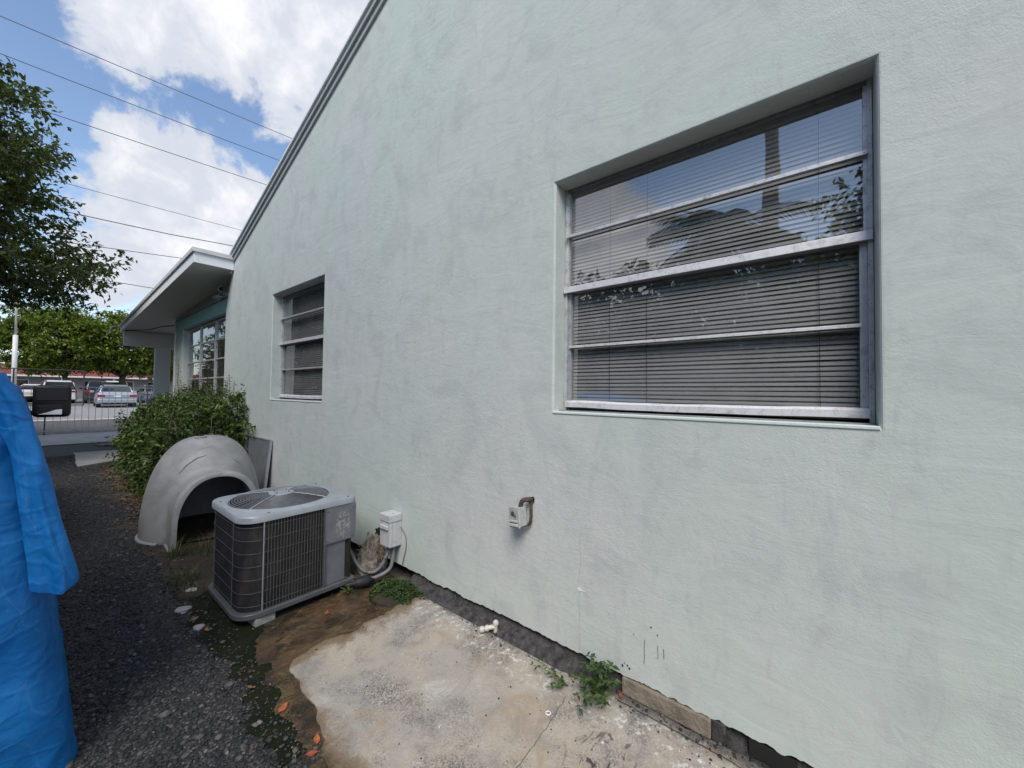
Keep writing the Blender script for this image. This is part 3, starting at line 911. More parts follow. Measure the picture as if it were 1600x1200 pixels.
def blind(w, label, tint):
    y0, y1, z0, z1 = w
    b = thing('window_blind', label, 'blind', 'mini blinds hanging inside the windows', (0.1635, (y0 + y1) / 2, z1))
    half = (y1 - y0) / 2 - 0.022
    # one curved slat, shared by all
    m = MB()
    prof = []
    for i in range(5):
        t = i / 4 - 0.5
        prof.append((t * 0.0242, 0.0022 * (1 - 4 * t * t)))
    a = math.radians(63)
    pr = [(px * math.cos(a) - pz * math.sin(a), px * math.sin(a) + pz * math.cos(a)) for px, pz in prof]
    vs = [(px, s * half, pz) for s in (-1, 1) for px, pz in pr]
    m.add(vs, [(i, i + 1, 5 + i + 1, 5 + i) for i in range(4)])
    first = None
    k = 0
    z = -0.045
    while z > -(z1 - z0) + 0.035:
        if first is None:
            first = m.build('slat', tint, b, smooth=True)
            o = first
        else:
            o = twin(first, b)
        o.location = (random.uniform(-0.0006, 0.0006), 0, z + random.uniform(-0.0007, 0.0007))
        o.rotation_euler = (random.uniform(-0.0022, 0.0022), random.uniform(-0.10, 0.10), 0)
        z -= 0.0212
        k += 1
    MB().box(-0.012, 0.012, -half - 0.004, half + 0.004, -0.028, -0.003, bev=0.003).build('head_rail', tint, b)
    MB().box(-0.010, 0.010, -half, half, -(z1 - z0) + 0.012, -(z1 - z0) + 0.026, bev=0.003).build('bottom_rail', tint, b)
    for yy in (-half + 0.14, half * 0.30, half - 0.25) if y0 < 2 else (-half + 0.2, half - 0.2):
        MB().tube([(-0.013, yy, -0.03), (-0.0135, yy + 0.002, -(z1 - z0) / 2), (-0.013, yy, -(z1 - z0) + 0.03)], 0.0012, 5).build('ladder_cord', FOOTING, b)
w1 = window(BW, 'wide window with four horizontal panes near the camera')
w2 = window(SW, 'farther window with four horizontal panes beside the bush')
blind(w1, 'grey mini blind with many thin slats behind the near window', SLAT)
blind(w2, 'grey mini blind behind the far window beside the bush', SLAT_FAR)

# ------------------------------------------------------------------ porch at the street end
PX = 0.15
porch_z = lambda y: 3.385 - (y - 7.18) * 0.0405
pm = MB()
Pp = [(7.20, porch_z(7.2)), (15.1, porch_z(15.1)), (15.1, porch_z(15.1) + 0.14), (7.20, porch_z(7.2) + 0.14)]
pm.prism(Pp, lambda p, t: (t, p[0], p[1]), -0.47, -0.005)
Pp2 = [(7.47, porch_z(7.47)), (15.1, porch_z(15.1)), (15.1, porch_z(15.1) + 0.14), (7.47, porch_z(7.47) + 0.14)]
pm.prism(Pp2, lambda p, t: (t, p[0], p[1]), -0.004, 9.0)
proof = pm.build('porch_roof', ROOFING, house)
sm = MB()
sm.prism([(7.2, porch_z(7.2) - 0.014), (15.1, porch_z(15.1) - 0.014), (15.1, porch_z(15.1) - 0.003), (7.2, porch_z(7.2) - 0.003)], lambda p, t: (t, p[0], p[1]), -0.465, -0.006)
sm.prism([(7.5, porch_z(7.5) - 0.014), (15.1, porch_z(15.1) - 0.014), (15.1, porch_z(15.1) - 0.003), (7.5, porch_z(7.5) - 0.003)], lambda p, t: (t, p[0], p[1]), -0.005, 8.9)
sm.build('soffit', SOFFIT, proof)
def strip_y(name, ya, yb, o0, o1, x0, x1, mat):
    m = MB()
    m.prism([(ya, porch_z(ya) + o0), (yb, porch_z(yb) + o0), (yb, porch_z(yb) + o1), (ya, porch_z(ya) + o1)], lambda p, t: (t, p[0], p[1]), x0, x1)
    return m.build(name, mat, proof, bevel=0.003)
strip_y('fascia', 7.17, 15.13, -0.03, 0.128, -0.495, -0.472, WHITE_TRIM)
strip_y('drip_edge', 7.14, 15.16, 0.120, 0.185, -0.520, -0.4955, ROOFING)
strip_y('roof_cap', 7.145, 15.15, 0.142, 0.182, -0.495, -0.02, ROOFING)
MB().box(-0.4955, -0.003, 7.147, 7.170, porch_z(7.17) - 0.03, porch_z(7.17) + 0.128).build('fascia', WHITE_TRIM, proof, bevel=0.003)
MB().box(-0.519, -0.024, 7.120, 7.1455, porch_z(7.14) + 0.121, porch_z(7.14) + 0.184).build('drip_edge', ROOFING, proof, bevel=0.003)
MB().box(-0.46, 6.0, 14.62, 14.84, 2.66, porch_z(14.84) - 0.016).build('porch_beam', SOFFIT, house, bevel=0.008)
MB().box(0.18, 0.50, 14.60, 14.86, 0.0, 2.658).build('porch_column', SOFFIT, house, bevel=0.012)
# porch side wall with a big grid window
GY = [7.86, 8.90, 9.96, 11.02]
GZ = [0.62, 0.99, 1.36, 1.72, 2.07, 2.43, 2.785]
w3 = (GY[0] - 0.03, GY[-1] + 0.03, GZ[0] - 0.03, GZ[-1] + 0.03)
out3 = [(7.46, 0.02), (12.0, 0.02), (12.0, porch_z(12) - 0.016), (7.46, porch_z(7.46) - 0.016)]
lps = [[Vector((a, b, 0)) for a, b in out3], [Vector((a, b, 0)) for a, b in rect(w3)]]
fl = out3 + rect(w3)
pw = MB()
tr3 = tessellate_polygon(lps)
for xx in (PX, PX + 0.15):
    pw.add([(xx, a, b) for a, b in fl], [tuple(t) for t in tr3])
pw.add([(PX, a, b) for a, b in rect(w3)] + [(PX + 0.15, a, b) for a, b in rect(w3)], [(i, (i + 1) % 4, 4 + (i + 1) % 4, 4 + i) for i in range(4)])
pw.add([(PX, 12.0, 0.02), (PX + 0.15, 12.0, 0.02), (PX + 0.15, 12.0, 3.17), (PX, 12.0, 3.17)], [(0, 1, 2, 3)])
pw.build('porch_wall', STUCCO, house)
MB().box(PX + 0.151, 8.8, 11.85, 12.0, 0.02, 3.15).build('porch_end_wall', STUCCO, house)
MB().box(3.0, 3.1, 7.46, 11.84, 0.3, 3.15).build('porch_partition', PLYWOOD, house)
MB().box(PX + 0.16, 3.0, 7.46, 11.84, 0.1, 0.3).build('porch_floor', PLYWOOD, house)
MB().box(PX - 0.018, PX - 0.001, 7.52, 11.90, 2.83, 3.075).build('header_band', TEAL, house, bevel=0.004)
MB().box(PX - 0.03, PX - 0.001, 7.52, 11.92, 3.077, 3.092).build('header_cap', ALU_DARK, house)
MB().box(PX - 0.03, PX - 0.001, 11.10, 11.20, 0.5, 2.826).build('window_casing', MINT_TRIM, house)
MB().box(PX - 0.022, PX - 0.001, 11.92, 11.99, 0.1, 3.07).build('corner_board', SOFFIT, house)
pwin = bpy.data.objects.new('porch_window', None)
COL.objects.link(pwin)
pwin.parent = house
pwin['label'] = 'large porch window divided into a grid of panes'
for yy in GY:
    MB().box(PX + 0.045, PX + 0.09, yy - 0.022, yy + 0.022, GZ[0] - 0.03, GZ[-1] + 0.03).build('mullion', ALU, pwin, bevel=0.003)
for zz in GZ:
    for i in range(3):
        MB().box(PX + 0.052, PX + 0.085, GY[i] + 0.0225, GY[i + 1] - 0.0225, zz - 0.013, zz + 0.013).build('muntin', ALU, pwin, bevel=0.003)
for i in range(3):
    for j in range(len(GZ) - 1):
        m = MB()
        t = random.uniform(-0.012, 0.012)
        m.add([(PX + 0.068 - t * 0.3, GY[i] + 0.02, GZ[j] + 0.012), (PX + 0.068 + t * 0.3, GY[i + 1] - 0.02, GZ[j] + 0.012), (PX + 0.068 + t, GY[i + 1] - 0.02, GZ[j + 1] - 0.012), (PX + 0.068 + t * 0.4, GY[i] + 0.02, GZ[j + 1] - 0.012)], [(0, 1, 2, 3)])
        m.build('pane', GLASS_CLEAN, pwin)
cm = MB()
vs = []
for i in range(60):
    yy = 7.9 + 1.0 * i / 59
    xx = 0.42 + 0.03 * math.sin(i * 0.9)
    vs += [(xx, yy, 0.4), (xx, yy, 2.8)]
cm.add(vs, [(2 * i, 2 * i + 1, 2 * i + 3, 2 * i + 2) for i in range(59)])
tag(cm.build('curtain', BRICKRED, None, smooth=True), 'rust red curtain behind the nearest column of porch window panes', 'curtain')

# ================================================================== AIR CONDITIONER
AC_PAINT = simple('bluegrey_enamel', (0.085, 0.09, 0.098), 0.42, vary=0.10, scale=9, dirt=0.35, dirtcol=(0.16, 0.155, 0.15))
AC_TOP = simple('toplit_grey_enamel', (0.285, 0.305, 0.335), 0.40, vary=0.10, scale=12, dirt=0.45, dirtcol=(0.22, 0.22, 0.22))  # top kept lighter than the panels: overhead light put into the colour
def mk_panel():
    m, g = new_mat('service_panel_enamel')
    nz = g.noise(g.pos, 9, 5, 0.6)
    col = g.mix(g.smooth(nz, 0.3, 0.7), (0.115, 0.122, 0.133), (0.150, 0.158, 0.172))
    d = g.add('ShaderNodeVectorMath', {'operation': 'DISTANCE'}, {0: g.mapping(g.pos, (1.3, 0, 0.72)), 1: (-0.415 * 1.3, 0, 0.515 * 0.72)}).outputs['Value']
    res = g.math('MULTIPLY', g.smooth(d, 0.10, 0.035), g.smooth(g.noise(g.pos, 48, 5, 0.7, 0.6), 0.44, 0.60))
    col = g.mix(g.math('MULTIPLY', res, 0.5), col, (0.50, 0.50, 0.48))
    finish(g, principled(g, color=col, rough=0.45))
    return m
AC_PANEL = mk_panel()
RING = simple('fan_guard_enamel', (0.20, 0.21, 0.225), 0.45, metal=0.2, vary=0.2, scale=30)
FAN_DARK = simple('shade_dark_fan_blade', (0.045, 0.047, 0.052), 0.6, vary=0.3, scale=20)  # near-black colour puts the fan opening's shade into blades and motor
WIRE = simple('guard_wire_enamel', (0.105, 0.105, 0.11), 0.5, metal=0.2, vary=0.25, scale=30)
WIRE_PALE = simple('pale_guard_wire', (0.38, 0.40, 0.43), 0.4, metal=0.3, vary=0.2, scale=30)
def mk_coil():
    m, g = new_mat('dark_coil_fins')  # near-black mottled with dark brown
    st = g.math('SINE', g.math('MULTIPLY', g.add('ShaderNodeSeparateXYZ', None, {0: g.pos}).outputs['Z'], 900.0))
    nz = g.noise(g.mapping(g.pos, (1, 1, 0.35)), 14, 5, 0.7)
    col = g.mix(g.smooth(nz, 0.4, 0.7), (0.009, 0.0085, 0.0085), (0.036, 0.029, 0.026))
    finish(g, principled(g, color=col, rough=0.7, normal=g.bump(st, 0.3, 0.002)))
    return m
COIL = mk_coil()
BLACK = simple('matt_black', (0.012, 0.012, 0.013), 0.6)
ac = thing('air_conditioner', 'blue-grey outdoor air conditioning condenser with round top fan grille and dark side coils', 'air conditioner', None, (-0.69, 3.16, 0.06))
def L(o):           # parts are written in world metres, then hung on their thing
    if o.parent:
        o.matrix_parent_inverse = Matrix.Translation(-Vector(o.parent.location))
    return o
AX0, AX1, AY0, AY1 = -1.065, -0.315, 2.80, 3.52
Z0, Z1 = 0.06, 0.70
base = MB()
o0 = rounded_rect(AX0 - 0.012, AX1 + 0.004, AY0 - 0.012, AY1 + 0.012, (0.13, 0.03, 0.03, 0.13))
base.prism(o0, lambda p, t: (p[0], p[1], t), Z0, Z0 + 0.035)
L(base.build('base_pan', AC_PAINT, ac, smooth=True, angle=40, bevel=0.005))
inn = rounded_rect(AX0 + 0.018, AX1 - 0.02, AY0 + 0.018, AY1 - 0.018, (0.115, 0.02, 0.02, 0.115))
cm = MB()
n = len(inn)
cm.add([(x, y, Z0 + 0.03) for x, y in inn] + [(x, y, Z1 - 0.03) for x, y in inn], [(i, (i + 1) % n, n + (i + 1) % n, n + i) for i in range(n)])
L(cm.build('coil', COIL, ac, smooth=True, angle=40))
# top cover: rounded rectangle with a round fan opening and a rolled lip
FCX, FCY, FR = -0.71, 3.16, 0.322
out = rounded_rect(AX0 - 0.006, AX1 + 0.008, AY0 - 0.006, AY1 + 0.006, (0.125, 0.05, 0.05, 0.125), 8)
def resample(poly, n):
    P = [Vector((*p, 0)) for p in poly]
    # by angle round the fan centre
    res = []
    for k in range(n):
        a = 2 * PI * k / n
        d = Vector((math.cos(a), math.sin(a), 0))
        best = None
        for i in range(len(P)):
            p, q = P[i] - Vector((FCX, FCY, 0)), P[(i + 1) % len(P)] - Vector((FCX, FCY, 0))
            e = q - p
            den = d.x * e.y - d.y * e.x
            if abs(den) < 1e-9:
                continue
            t = (p.x * e.y - p.y * e.x) / den
            s = (p.x * d.y - p.y * d.x) / den
            if t > 0 and -1e-6 <= s <= 1 + 1e-6:
                best = t if best is None else max(best, t)
        res.append((FCX + d.x * best, FCY + d.y * best))
    return res
NS = 96
ro = resample(out, NS)
def ring(rad):
    return [(FCX + rad * math.cos(2 * PI * k / NS), FCY + rad * math.sin(2 * PI * k / NS)) for k in range(NS)]
tops = [(ro, Z1 - 0.042), (ro, Z1 - 0.008), ([(FCX + (x - FCX) * 0.985, FCY + (y - FCY) * 0.985) for x, y in ro], Z1), (ring(FR + 0.035), Z1 + 0.004), (ring(FR + 0.012), Z1 + 0.014), (ring(FR), Z1 + 0.010), (ring(FR - 0.004), Z1 - 0.05)]
tm = MB()
tm.add([(x, y, z) for lp, z in tops for x, y in lp], [(i * NS + k, i * NS + (k + 1) % NS, (i + 1) * NS + (k + 1) % NS, (i + 1) * NS + k) for i in range(len(tops) - 1) for k in range(NS)])
L(tm.build('top_cover', AC_TOP, ac, smooth=True, angle=38))
for (sx, sy) in ((AX0 + 0.16, AY0 + 0.03), (AX1 - 0.05, AY0 + 0.03), (AX1 - 0.03, AY1 - 0.1), (AX0 + 0.03, AY1 - 0.17)):
    L(MB().lathe([(0.0075, Z1 - 0.001), (0.0075, Z1 + 0.004), (0.004, Z1 + 0.006)], 8, (sx, sy, 0)).build('screw', WIRE, ac))
# fan guard
guard = bpy.data.objects.new('fan_guard', None)
COL.objects.link(guard)
guard.parent = ac
guard.matrix_parent_inverse = Matrix.Translation(-Vector(ac.location))
def gz_(r):
    return Z1 + 0.012 + 0.028 * (1 - (r / FR) ** 2)
r = 0.085
while r < FR - 0.004:
    pts = [(FCX + r * math.cos(a * 2 * PI / 48), FCY + r * math.sin(a * 2 * PI / 48), gz_(r)) for a in range(49)]
    MB().tube(pts, 0.0027, 5, False).build('guard_ring', RING, guard, smooth=True)
    r += 0.0165
for k in range(4):
    a = math.radians(38 + 90 * k)
    pts = [(FCX + q * math.cos(a), FCY + q * math.sin(a), gz_(q) + 0.005) for q in (0.05, 0.12, 0.2, FR - 0.01, FR + 0.02)]
    pts[-1] = (pts[-1][0], pts[-1][1], Z1 + 0.012)
    MB().tube(pts, 0.0036, 6).build('guard_spoke', WIRE_PALE, guard, smooth=True)
MB().lathe([(0.083, gz_(0.08) + 0.001), (0.082, gz_(0.08) + 0.005), (0.06, gz_(0.05) + 0.007), (0.0, gz_(0.0) + 0.006)], 28, (FCX, FCY, 0)).build('guard_disc', AC_TOP, guard, smooth=True)
for k in range(4):
    a = math.radians(38 + 90 * k)
    MB().tube([(FCX + 0.055 * math.cos(a), FCY + 0.055 * math.sin(a), gz_(0.05) + 0.004), (FCX + 0.055 * math.cos(a), FCY + 0.055 * math.sin(a), gz_(0.05) + 0.020)], 0.003, 6).build('stud', WIRE, guard)
# fan below the guard
fan = L(MB().lathe([(0.07, Z1 - 0.16), (0.075, Z1 - 0.04), (0.07, Z1 - 0.03), (0.0, Z1 - 0.028)], 20, (FCX, FCY, 0)).build('fan_motor', FAN_DARK, ac, smooth=True, angle=40))
for k in range(3):
    a0 = 2 * PI * k / 3 + 0.5
    vs = []
    for i in range(7):
        for j in range(5):
            a = a0 + 1.25 * (i / 6)
            rr_ = 0.07 + 0.225 * j / 4
            vs.append((FCX + rr_ * math.cos(a), FCY + rr_ * math.sin(a), Z1 - 0.09 + 0.05 * (i / 6)))
    b = MB().add(vs, [(i * 5 + j, i * 5 + j + 1, (i + 1) * 5 + j + 1, (i + 1) * 5 + j) for i in range(6) for j in range(4)]).build('fan_blade', FAN_DARK, fan, smooth=True)
    b.matrix_parent_inverse = Matrix.Translation(-Vector(ac.location)) @ Matrix.Translation(Vector(ac.location)) 
# wire guard over the coil: uprights on the front and left faces, hoops round both
UP = MB().tube([(0, 0, Z0 + 0.035), (0, 0, Z1 - 0.04)], 0.0020, 5)
first = None
def upright(x, y, mat=None):
    global first
    if first is None:
        first = UP.build('guard_wire', WIRE, ac)
        o = first
    else:
        o = twin(first, ac)
    o.matrix_parent_inverse = Matrix.Translation(-Vector(ac.location))
    o.location = (x, y, 0)
    return o
x = AX0 + 0.135
PXE = -0.545
while x < PXE - 0.01:
    upright(x, AY0 + 0.004)
    x += 0.0188
yy = AY0 + 0.16
while yy < AY1 - 0.12:
    upright(AX0 + 0.004, yy)
    yy += 0.40
for k in range(7):
    z = Z0 + 0.075 + k * 0.082
    ol = rounded_rect(AX0 + 0.006, AX1, AY0 + 0.002, AY1 - 0.008, (0.125, 0.01, 0.01, 0.125), 6)
    path = [(PXE, AY0, z), (PXE - 0.2, AY0, z)] + [(p[0], p[1], z) for p in ol[6::-1]] + [(AX0 + 0.006, AY0 + 0.36, z)] + [(p[0], p[1], z) for p in ol[27:20:-1]]
    L(MB().tube(path, 0.0014, 5).build('guard_hoop', WIRE_PALE if k in () else WIRE, ac, smooth=True))
L(MB().box(AX0 + 0.124, AX0 + 0.128, AY0 - 0.004, AY0 + 0.006, Z0 + 0.036, Z1 - 0.042).build('corner_strip', WIRE_PALE, ac))
# control box and service panel at the wall end
L(MB().box(PXE, AX1 - 0.075, AY0 + 0.012, AY0 + 0.20, Z0 + 0.036, 0.395, bev=0.004).build('lower_panel', AC_PANEL, ac))
L(MB().box(AX1 - 0.0745, AX1 - 0.03, AY0 + 0.08, AY1 - 0.02, Z0 + 0.036, 0.395, bev=0.004).build('side_panel', AC_PANEL, ac))
L(MB().box(PXE, AX1 - 0.004, AY0 - 0.002, AY0 + 0.26, 0.392, Z1 - 0.043, bev=0.005).build('control_box', AC_PANEL, ac))
L(MB().box(AX1 - 0.004, AX1 + 0.004, AY0 + 0.01, AY1 - 0.05, 0.42, Z1 - 0.045).build('louvre_side', AC_TOP, ac))
L(MB().box(PXE - 0.010, PXE - 0.001, AY0 - 0.005, AY0 + 0.02, Z0 + 0.036, Z1 - 0.043).build('edge_trim', AC_PAINT, ac))
L(MB().box(AX1 - 0.02, AX1 - 0.006, AY0 + 0.27, AY1 - 0.02, Z0 + 0.036, Z1 - 0.05).build('rear_panel', AC_PAINT, ac))
for (sx, sz) in ((-0.53, 0.415), (-0.53, 0.63), (-0.34, 0.63), (-0.345, 0.415)):
    L(MB().lathe([(0.006, 0.0), (0.006, -0.004), (0.003, -0.006)], 8, (sx, AY0 - 0.001, sz), 'y').build('screw', WIRE, ac))
def block(name, x0, x1, y0, y1, z0, z1, label, rot=0.0):
    m = MB().box(-(x1 - x0) / 2, (x1 - x0) / 2, -(y1 - y0) / 2, (y1 - y0) / 2, 0, z1 - z0, bev=0.006)
    o = m.build(name, PALE_BLOCK)
    o.location = ((x0 + x1) / 2, (y0 + y1) / 2, z0)
    o.rotation_euler.z = rot
    return tag(o, label, 'block', 'blocks under the condenser')
block('concrete_block', -0.985, -0.865, 2.80, 3.0, 0.004, 0.0595, 'pale concrete block under the front corner of the condenser', 0.1)
block('concrete_block', -0.45, -0.33, 2.95, 3.15, 0.004, 0.0595, 'concrete block under the wall end of the condenser', -0.05)
block('concrete_block', -0.80, -0.62, 3.33, 3.49, 0.004, 0.0595, 'concrete block under the rear of the condenser', 0.0)

# ================================================================== DOG HOUSE
def mk_plastic():
    m, g = new_mat('weathered_grey_plastic')
    nz = g.noise(g.pos, 5, 6, 0.65, 0.5)
    col = g.mix(g.smooth(nz, 0.36, 0.68), (0.305, 0.308, 0.31), (0.232, 0.233, 0.235))
    sc = g.noise(g.mapping(g.pos, (1, 1, 6), rot=(0.5, 0.6, 0)), 9, 5, 0.7, 0.3)
    col = g.mix(g.math('MULTIPLY', g.smooth(sc, 0.66, 0.74), 0.5), col, (0.14, 0.14, 0.135))
    col = g.mix(g.math('MULTIPLY', g.smooth(sc, 0.36, 0.28), 0.6), col, (0.50, 0.50, 0.49))
    sp = g.noise(g.pos, 60, 3, 0.6)
    col = g.mix(g.math('MULTIPLY', g.smooth(sp, 0.66, 0.74), 0.4), col, (0.18, 0.175, 0.165))
    finish(g, principled(g, color=col, rough=0.55, normal=g.bump(nz, 0.2, 0.01)))
    return m
PLASTIC = mk_plastic()
SCUFF = simple('black_scuff', (0.045, 0.045, 0.046), 0.7, vary=0.4, scale=60)
DX, DY = -0.70, 5.26
dog = thing('dog_house', 'scuffed grey plastic igloo dog house with arched doorway behind the condenser', 'dog house', None, (DX, DY, 0))
def dome_pts(R, H, seg=72, rings=30):
    P = []
    for i in range(rings + 1):
        t = i / rings * PI / 2
        # full lower flanks, rounded crown
        P.append((R * (max(math.cos(t), 0.0) ** 0.74), H * (math.sin(t) ** 0.97)))
    return P
def solid(name, mb):
    return mb.build(name, PLASTIC)
YAW = math.radians(-2)
def igloo(R, H, w, h, yfront, z0):
    a = solid('tmp', MB().lathe([(R * 1.005, z0)] + dome_pts(R, H)[1:-1] + [(0.0, H)], 72))
    arch = [(-w, z0), (w, z0)]
    for k in range(21):
        t = PI * k / 20
        arch.append((w * (abs(math.cos(t)) ** 0.85) * (1 if math.cos(t) >= 0 else -1), z0 + (h - z0) * (0.42 + 0.58 * math.sin(t)) if True else 0))
    arch2 = [(-w * 1.02, z0), (w * 1.02, z0)] + arch[2:]
    mb = MB()
    mb.prism(arch2, lambda p, t: (p[0], t, p[1]), yfront, 0.0)
    b = solid('tmp', mb)
    return a, b
def boolean(a, b, op):
    md = a.modifiers.new('b', 'BOOLEAN')
    md.operation = op
    md.object = b
    md.solver = 'EXACT'
    apply(a)
    bpy.data.objects.remove(b)
def apply(o):
    dg = bpy.context.evaluated_depsgraph_get()
    dg.update()
    me = bpy.data.meshes.new_from_object(o.evaluated_get(dg))
    o.modifiers.clear()
    o.data = me
A, B = igloo(0.520, 1.0, 0.352, 0.690, -0.62, 0.0)
boolean(A, B, 'UNION')
md = A.modifiers.new('r', 'REMESH')
md.mode = 'VOXEL'
md.voxel_size = 0.016
md = A.modifiers.new('s', 'SMOOTH')
md.factor = 0.5
md.iterations = 14
apply(A)
for v in A.data.vertices:       # flare of the flange near the ground
    if v.co.z < 0.03:
        v.co.z = max(v.co.z, 0.0)
A2, B2 = igloo(0.488, 0.965, 0.312, 0.645, -0.9, -0.1)
boolean(A2, B2, 'UNION')
boolean(A, A2, 'DIFFERENCE')
shell = A
shell.name = 'shell'
shell.data.name = 'shell'
shell.parent = dog
shell.rotation_euler.z = YAW
shell.data.materials.clear()
shell.data.materials.append(PLASTIC)
shell.data.polygons.foreach_set('use_smooth', [True] * len(shell.data.polygons))
shell.data.set_sharp_from_angle(angle=math.radians(48))
# foot flange
fl = []
for k in range(0, 61):
    a = math.radians(-90 - 52 + 0) - 2 * PI * k / 60 * ((360 - 104) / 360)
    fl.append((0.565 * math.cos(a), 0.565 * math.sin(a)))
mb = MB()
vs = []
for (x, y) in fl:
    s = 1 / math.hypot(x, y)
    ux, uy = x * s, y * s
    for (rr_, zz) in ((0.49, 0.0), (0.536, 0.0), (0.540, 0.018), (0.532, 0.028), (0.49, 0.034)):
        vs.append((ux * rr_, uy * rr_, zz))
k5 = 5
fs = [(i * k5 + j, i * k5 + (j + 1) % k5, (i + 1) * k5 + (j + 1) % k5, (i + 1) * k5 + j) for i in range(len(fl) - 1) for j in range(k5)]
fs += [(0, 1, 2, 3, 4), tuple((len(fl) - 1) * k5 + j for j in range(k5))]
mb.add(vs, fs)
o = mb.build('foot_flange', PLASTIC, dog, smooth=True, angle=40)
o.rotation_euler.z = YAW
for s in (-1, 1):
    mb = MB()
    mb.box(s * 0.355 - 0.018, s * 0.355 + 0.018, -0.615, -0.36, 0.0, 0.026, bev=0.008)
    o = mb.build('door_foot', PLASTIC, dog, smooth=True, angle=40)
    o.rotation_euler.z = YAW
MB().lathe([(0.052, 0.985), (0.052, 1.004), (0.042, 1.010), (0.040, 1.004), (0.022, 1.004), (0.020, 1.014), (0.0, 1.015)], 20, (-0.07, -0.09, -0.006)).build('vent_cap', PLASTIC, dog, smooth=True, angle=40)
MB().lathe([(0.03, 1.0), (0.03, 1.009), (0.0, 1.010)], 16, (-0.07, -0.09, -0.0005)).build('vent_hole_shade', SCUFF, dog)  # dark disc painted in for the shade inside the vent
MB().lathe([(0.50, 0.02), (0.5, 0.03), (0.0, 0.03)], 40).build('bedding', SOIL, dog)
# long black scuffs lie on the shell (found by casting rays onto it)
def on_shell(p, d):
    dg = bpy.context.evaluated_depsgraph_get()
    inv = shell.matrix_world.inverted()
    ok, loc, nor, idx = shell.ray_cast(inv @ Vector(p), (inv.to_3x3() @ Vector(d)).normalized())
    return (shell.matrix_world @ loc, (shell.matrix_world.to_3x3() @ nor).normalized()) if ok else None
bpy.context.view_layer.update()
_c = np.array(CAM)
_R = np.array([eX, eY, eU])
def pix_ray(u, v):
    return Vector(_R @ _unit([u - 800, 600 - v, -605]))
def scuff(pix, w, name='scuff_mark'):
    hits = []
    n = 26
    for i in range(n):
        t = i / (n - 1) * (len(pix) - 1)
        k = min(int(t), len(pix) - 2)
        f = t - k
        u = pix[k][0] * (1 - f) + pix[k + 1][0] * f
        v = pix[k][1] * (1 - f) + pix[k + 1][1] * f
        h = on_shell(CAM, pix_ray(u, v))
        if h:
            hits.append(h)
    if len(hits) < 3:
        return
    vs = []
    for i, (p, nn_) in enumerate(hits):
        q = hits[min(i + 1, len(hits) - 1)][0] - hits[max(i - 1, 0)][0]
        s = nn_.cross(q).normalized()
        e = math.sin(PI * i / (len(hits) - 1)) ** 0.5 * (0.45 + 0.9 * abs(n1(i * 0.7, w * 900)))
        vs += [p + nn_ * 0.002 - s * w * e, p + nn_ * 0.002 + s * w * e]
    o = MB().add(vs, [(2 * i, 2 * i + 1, 2 * i + 3, 2 * i + 2) for i in range(len(hits) - 1)]).build(name, SCUFF, dog)
    L(o)
scuff([(278, 742), (292, 727), (308, 716), (324, 711)], 0.007)
scuff([(303, 704), (318, 701), (334, 697)], 0.0018)
scuff([(362, 716), (370, 721), (375, 724)], 0.004)
scuff([(271, 740), (285, 716), (294, 703)], 0.0012)
scuff([(277, 768), (279, 772), (276, 776)], 0.004)

# ================================================================== SMALL FITTINGS ON THE WALL
BOX_GREY = simple('pale_grey_box_enamel', (0.50, 0.51, 0.51), 0.45, vary=0.1, scale=20, dirt=0.35, dirtcol=(0.25, 0.24, 0.23))
OUTLET_GREY = simple('aged_outlet_cover', (0.40, 0.41, 0.40), 0.6, vary=0.15, scale=30, dirt=0.6, dirtcol=(0.13, 0.12, 0.11))
CONDUIT = simple('grey_flexible_conduit', (0.165, 0.165, 0.17), 0.55, vary=0.2, scale=20)
RUST = simple('rusty_iron', (0.075, 0.055, 0.045), 0.9, vary=0.5, scale=60, bump=0.6, bscale=120)
dc = thing('electrical_disconnect_box', 'white-grey electrical disconnect box mounted low on the mint wall behind the condenser', 'electrical box', None, (0, 2.72, 0.27))
BX0, BY0, BY1, BZ0, BZ1 = -0.098, 2.66, 2.79, 0.275, 0.525
L(MB().box(-0.085, -0.001, BY0, BY1, BZ0, BZ1, bev=0.004).build('body', BOX_GREY, dc))
L(MB().box(-0.112, -0.086, BY0 - 0.003, BY1 + 0.003, BZ0 + 0.004, BZ1 - 0.055, bev=0.004).build('cover', BOX_GREY, dc))
L(MB().box(-0.118, -0.002, BY0 - 0.006, BY1 + 0.006, BZ1 - 0.053, BZ1 + 0.006, bev=0.006).build('hood', BOX_GREY, dc))
L(MB().box(-0.130, -0.1125, BY0 + 0.012, BY1 - 0.012, BZ1 - 0.11, BZ1 - 0.078, bev=0.006).build('latch', BOX_GREY, dc))
for yy in (BY0 + 0.03, BY1 - 0.03):
    L(MB().lathe([(0.012, BZ1 + 0.005), (0.012, BZ1 + 0.012), (0.0, BZ1 + 0.013)], 10, (-0.06, yy, 0)).build('knockout', BOX_GREY, dc))
def curve(pts, n=8):
    P = [Vector(p) for p in pts]
    out = []
    for i in range(len(P) - 1):
        p0, p1, p2, p3 = P[max(i - 1, 0)], P[i], P[i + 1], P[min(i + 2, len(P) - 1)]
        for k in range(n):
            t = k / n
            out.append(0.5 * ((2 * p1) + (-p0 + p2) * t + (2 * p0 - 5 * p1 + 4 * p2 - p3) * t * t + (-p0 + 3 * p1 - 3 * p2 + p3) * t ** 3))
    out.append(P[-1])
    return out
def ribbed(pts, r, n):
    c = curve(pts, n)
    return c, [r * (1.0 + 0.10 * (i % 2)) for i in range(len(c))]
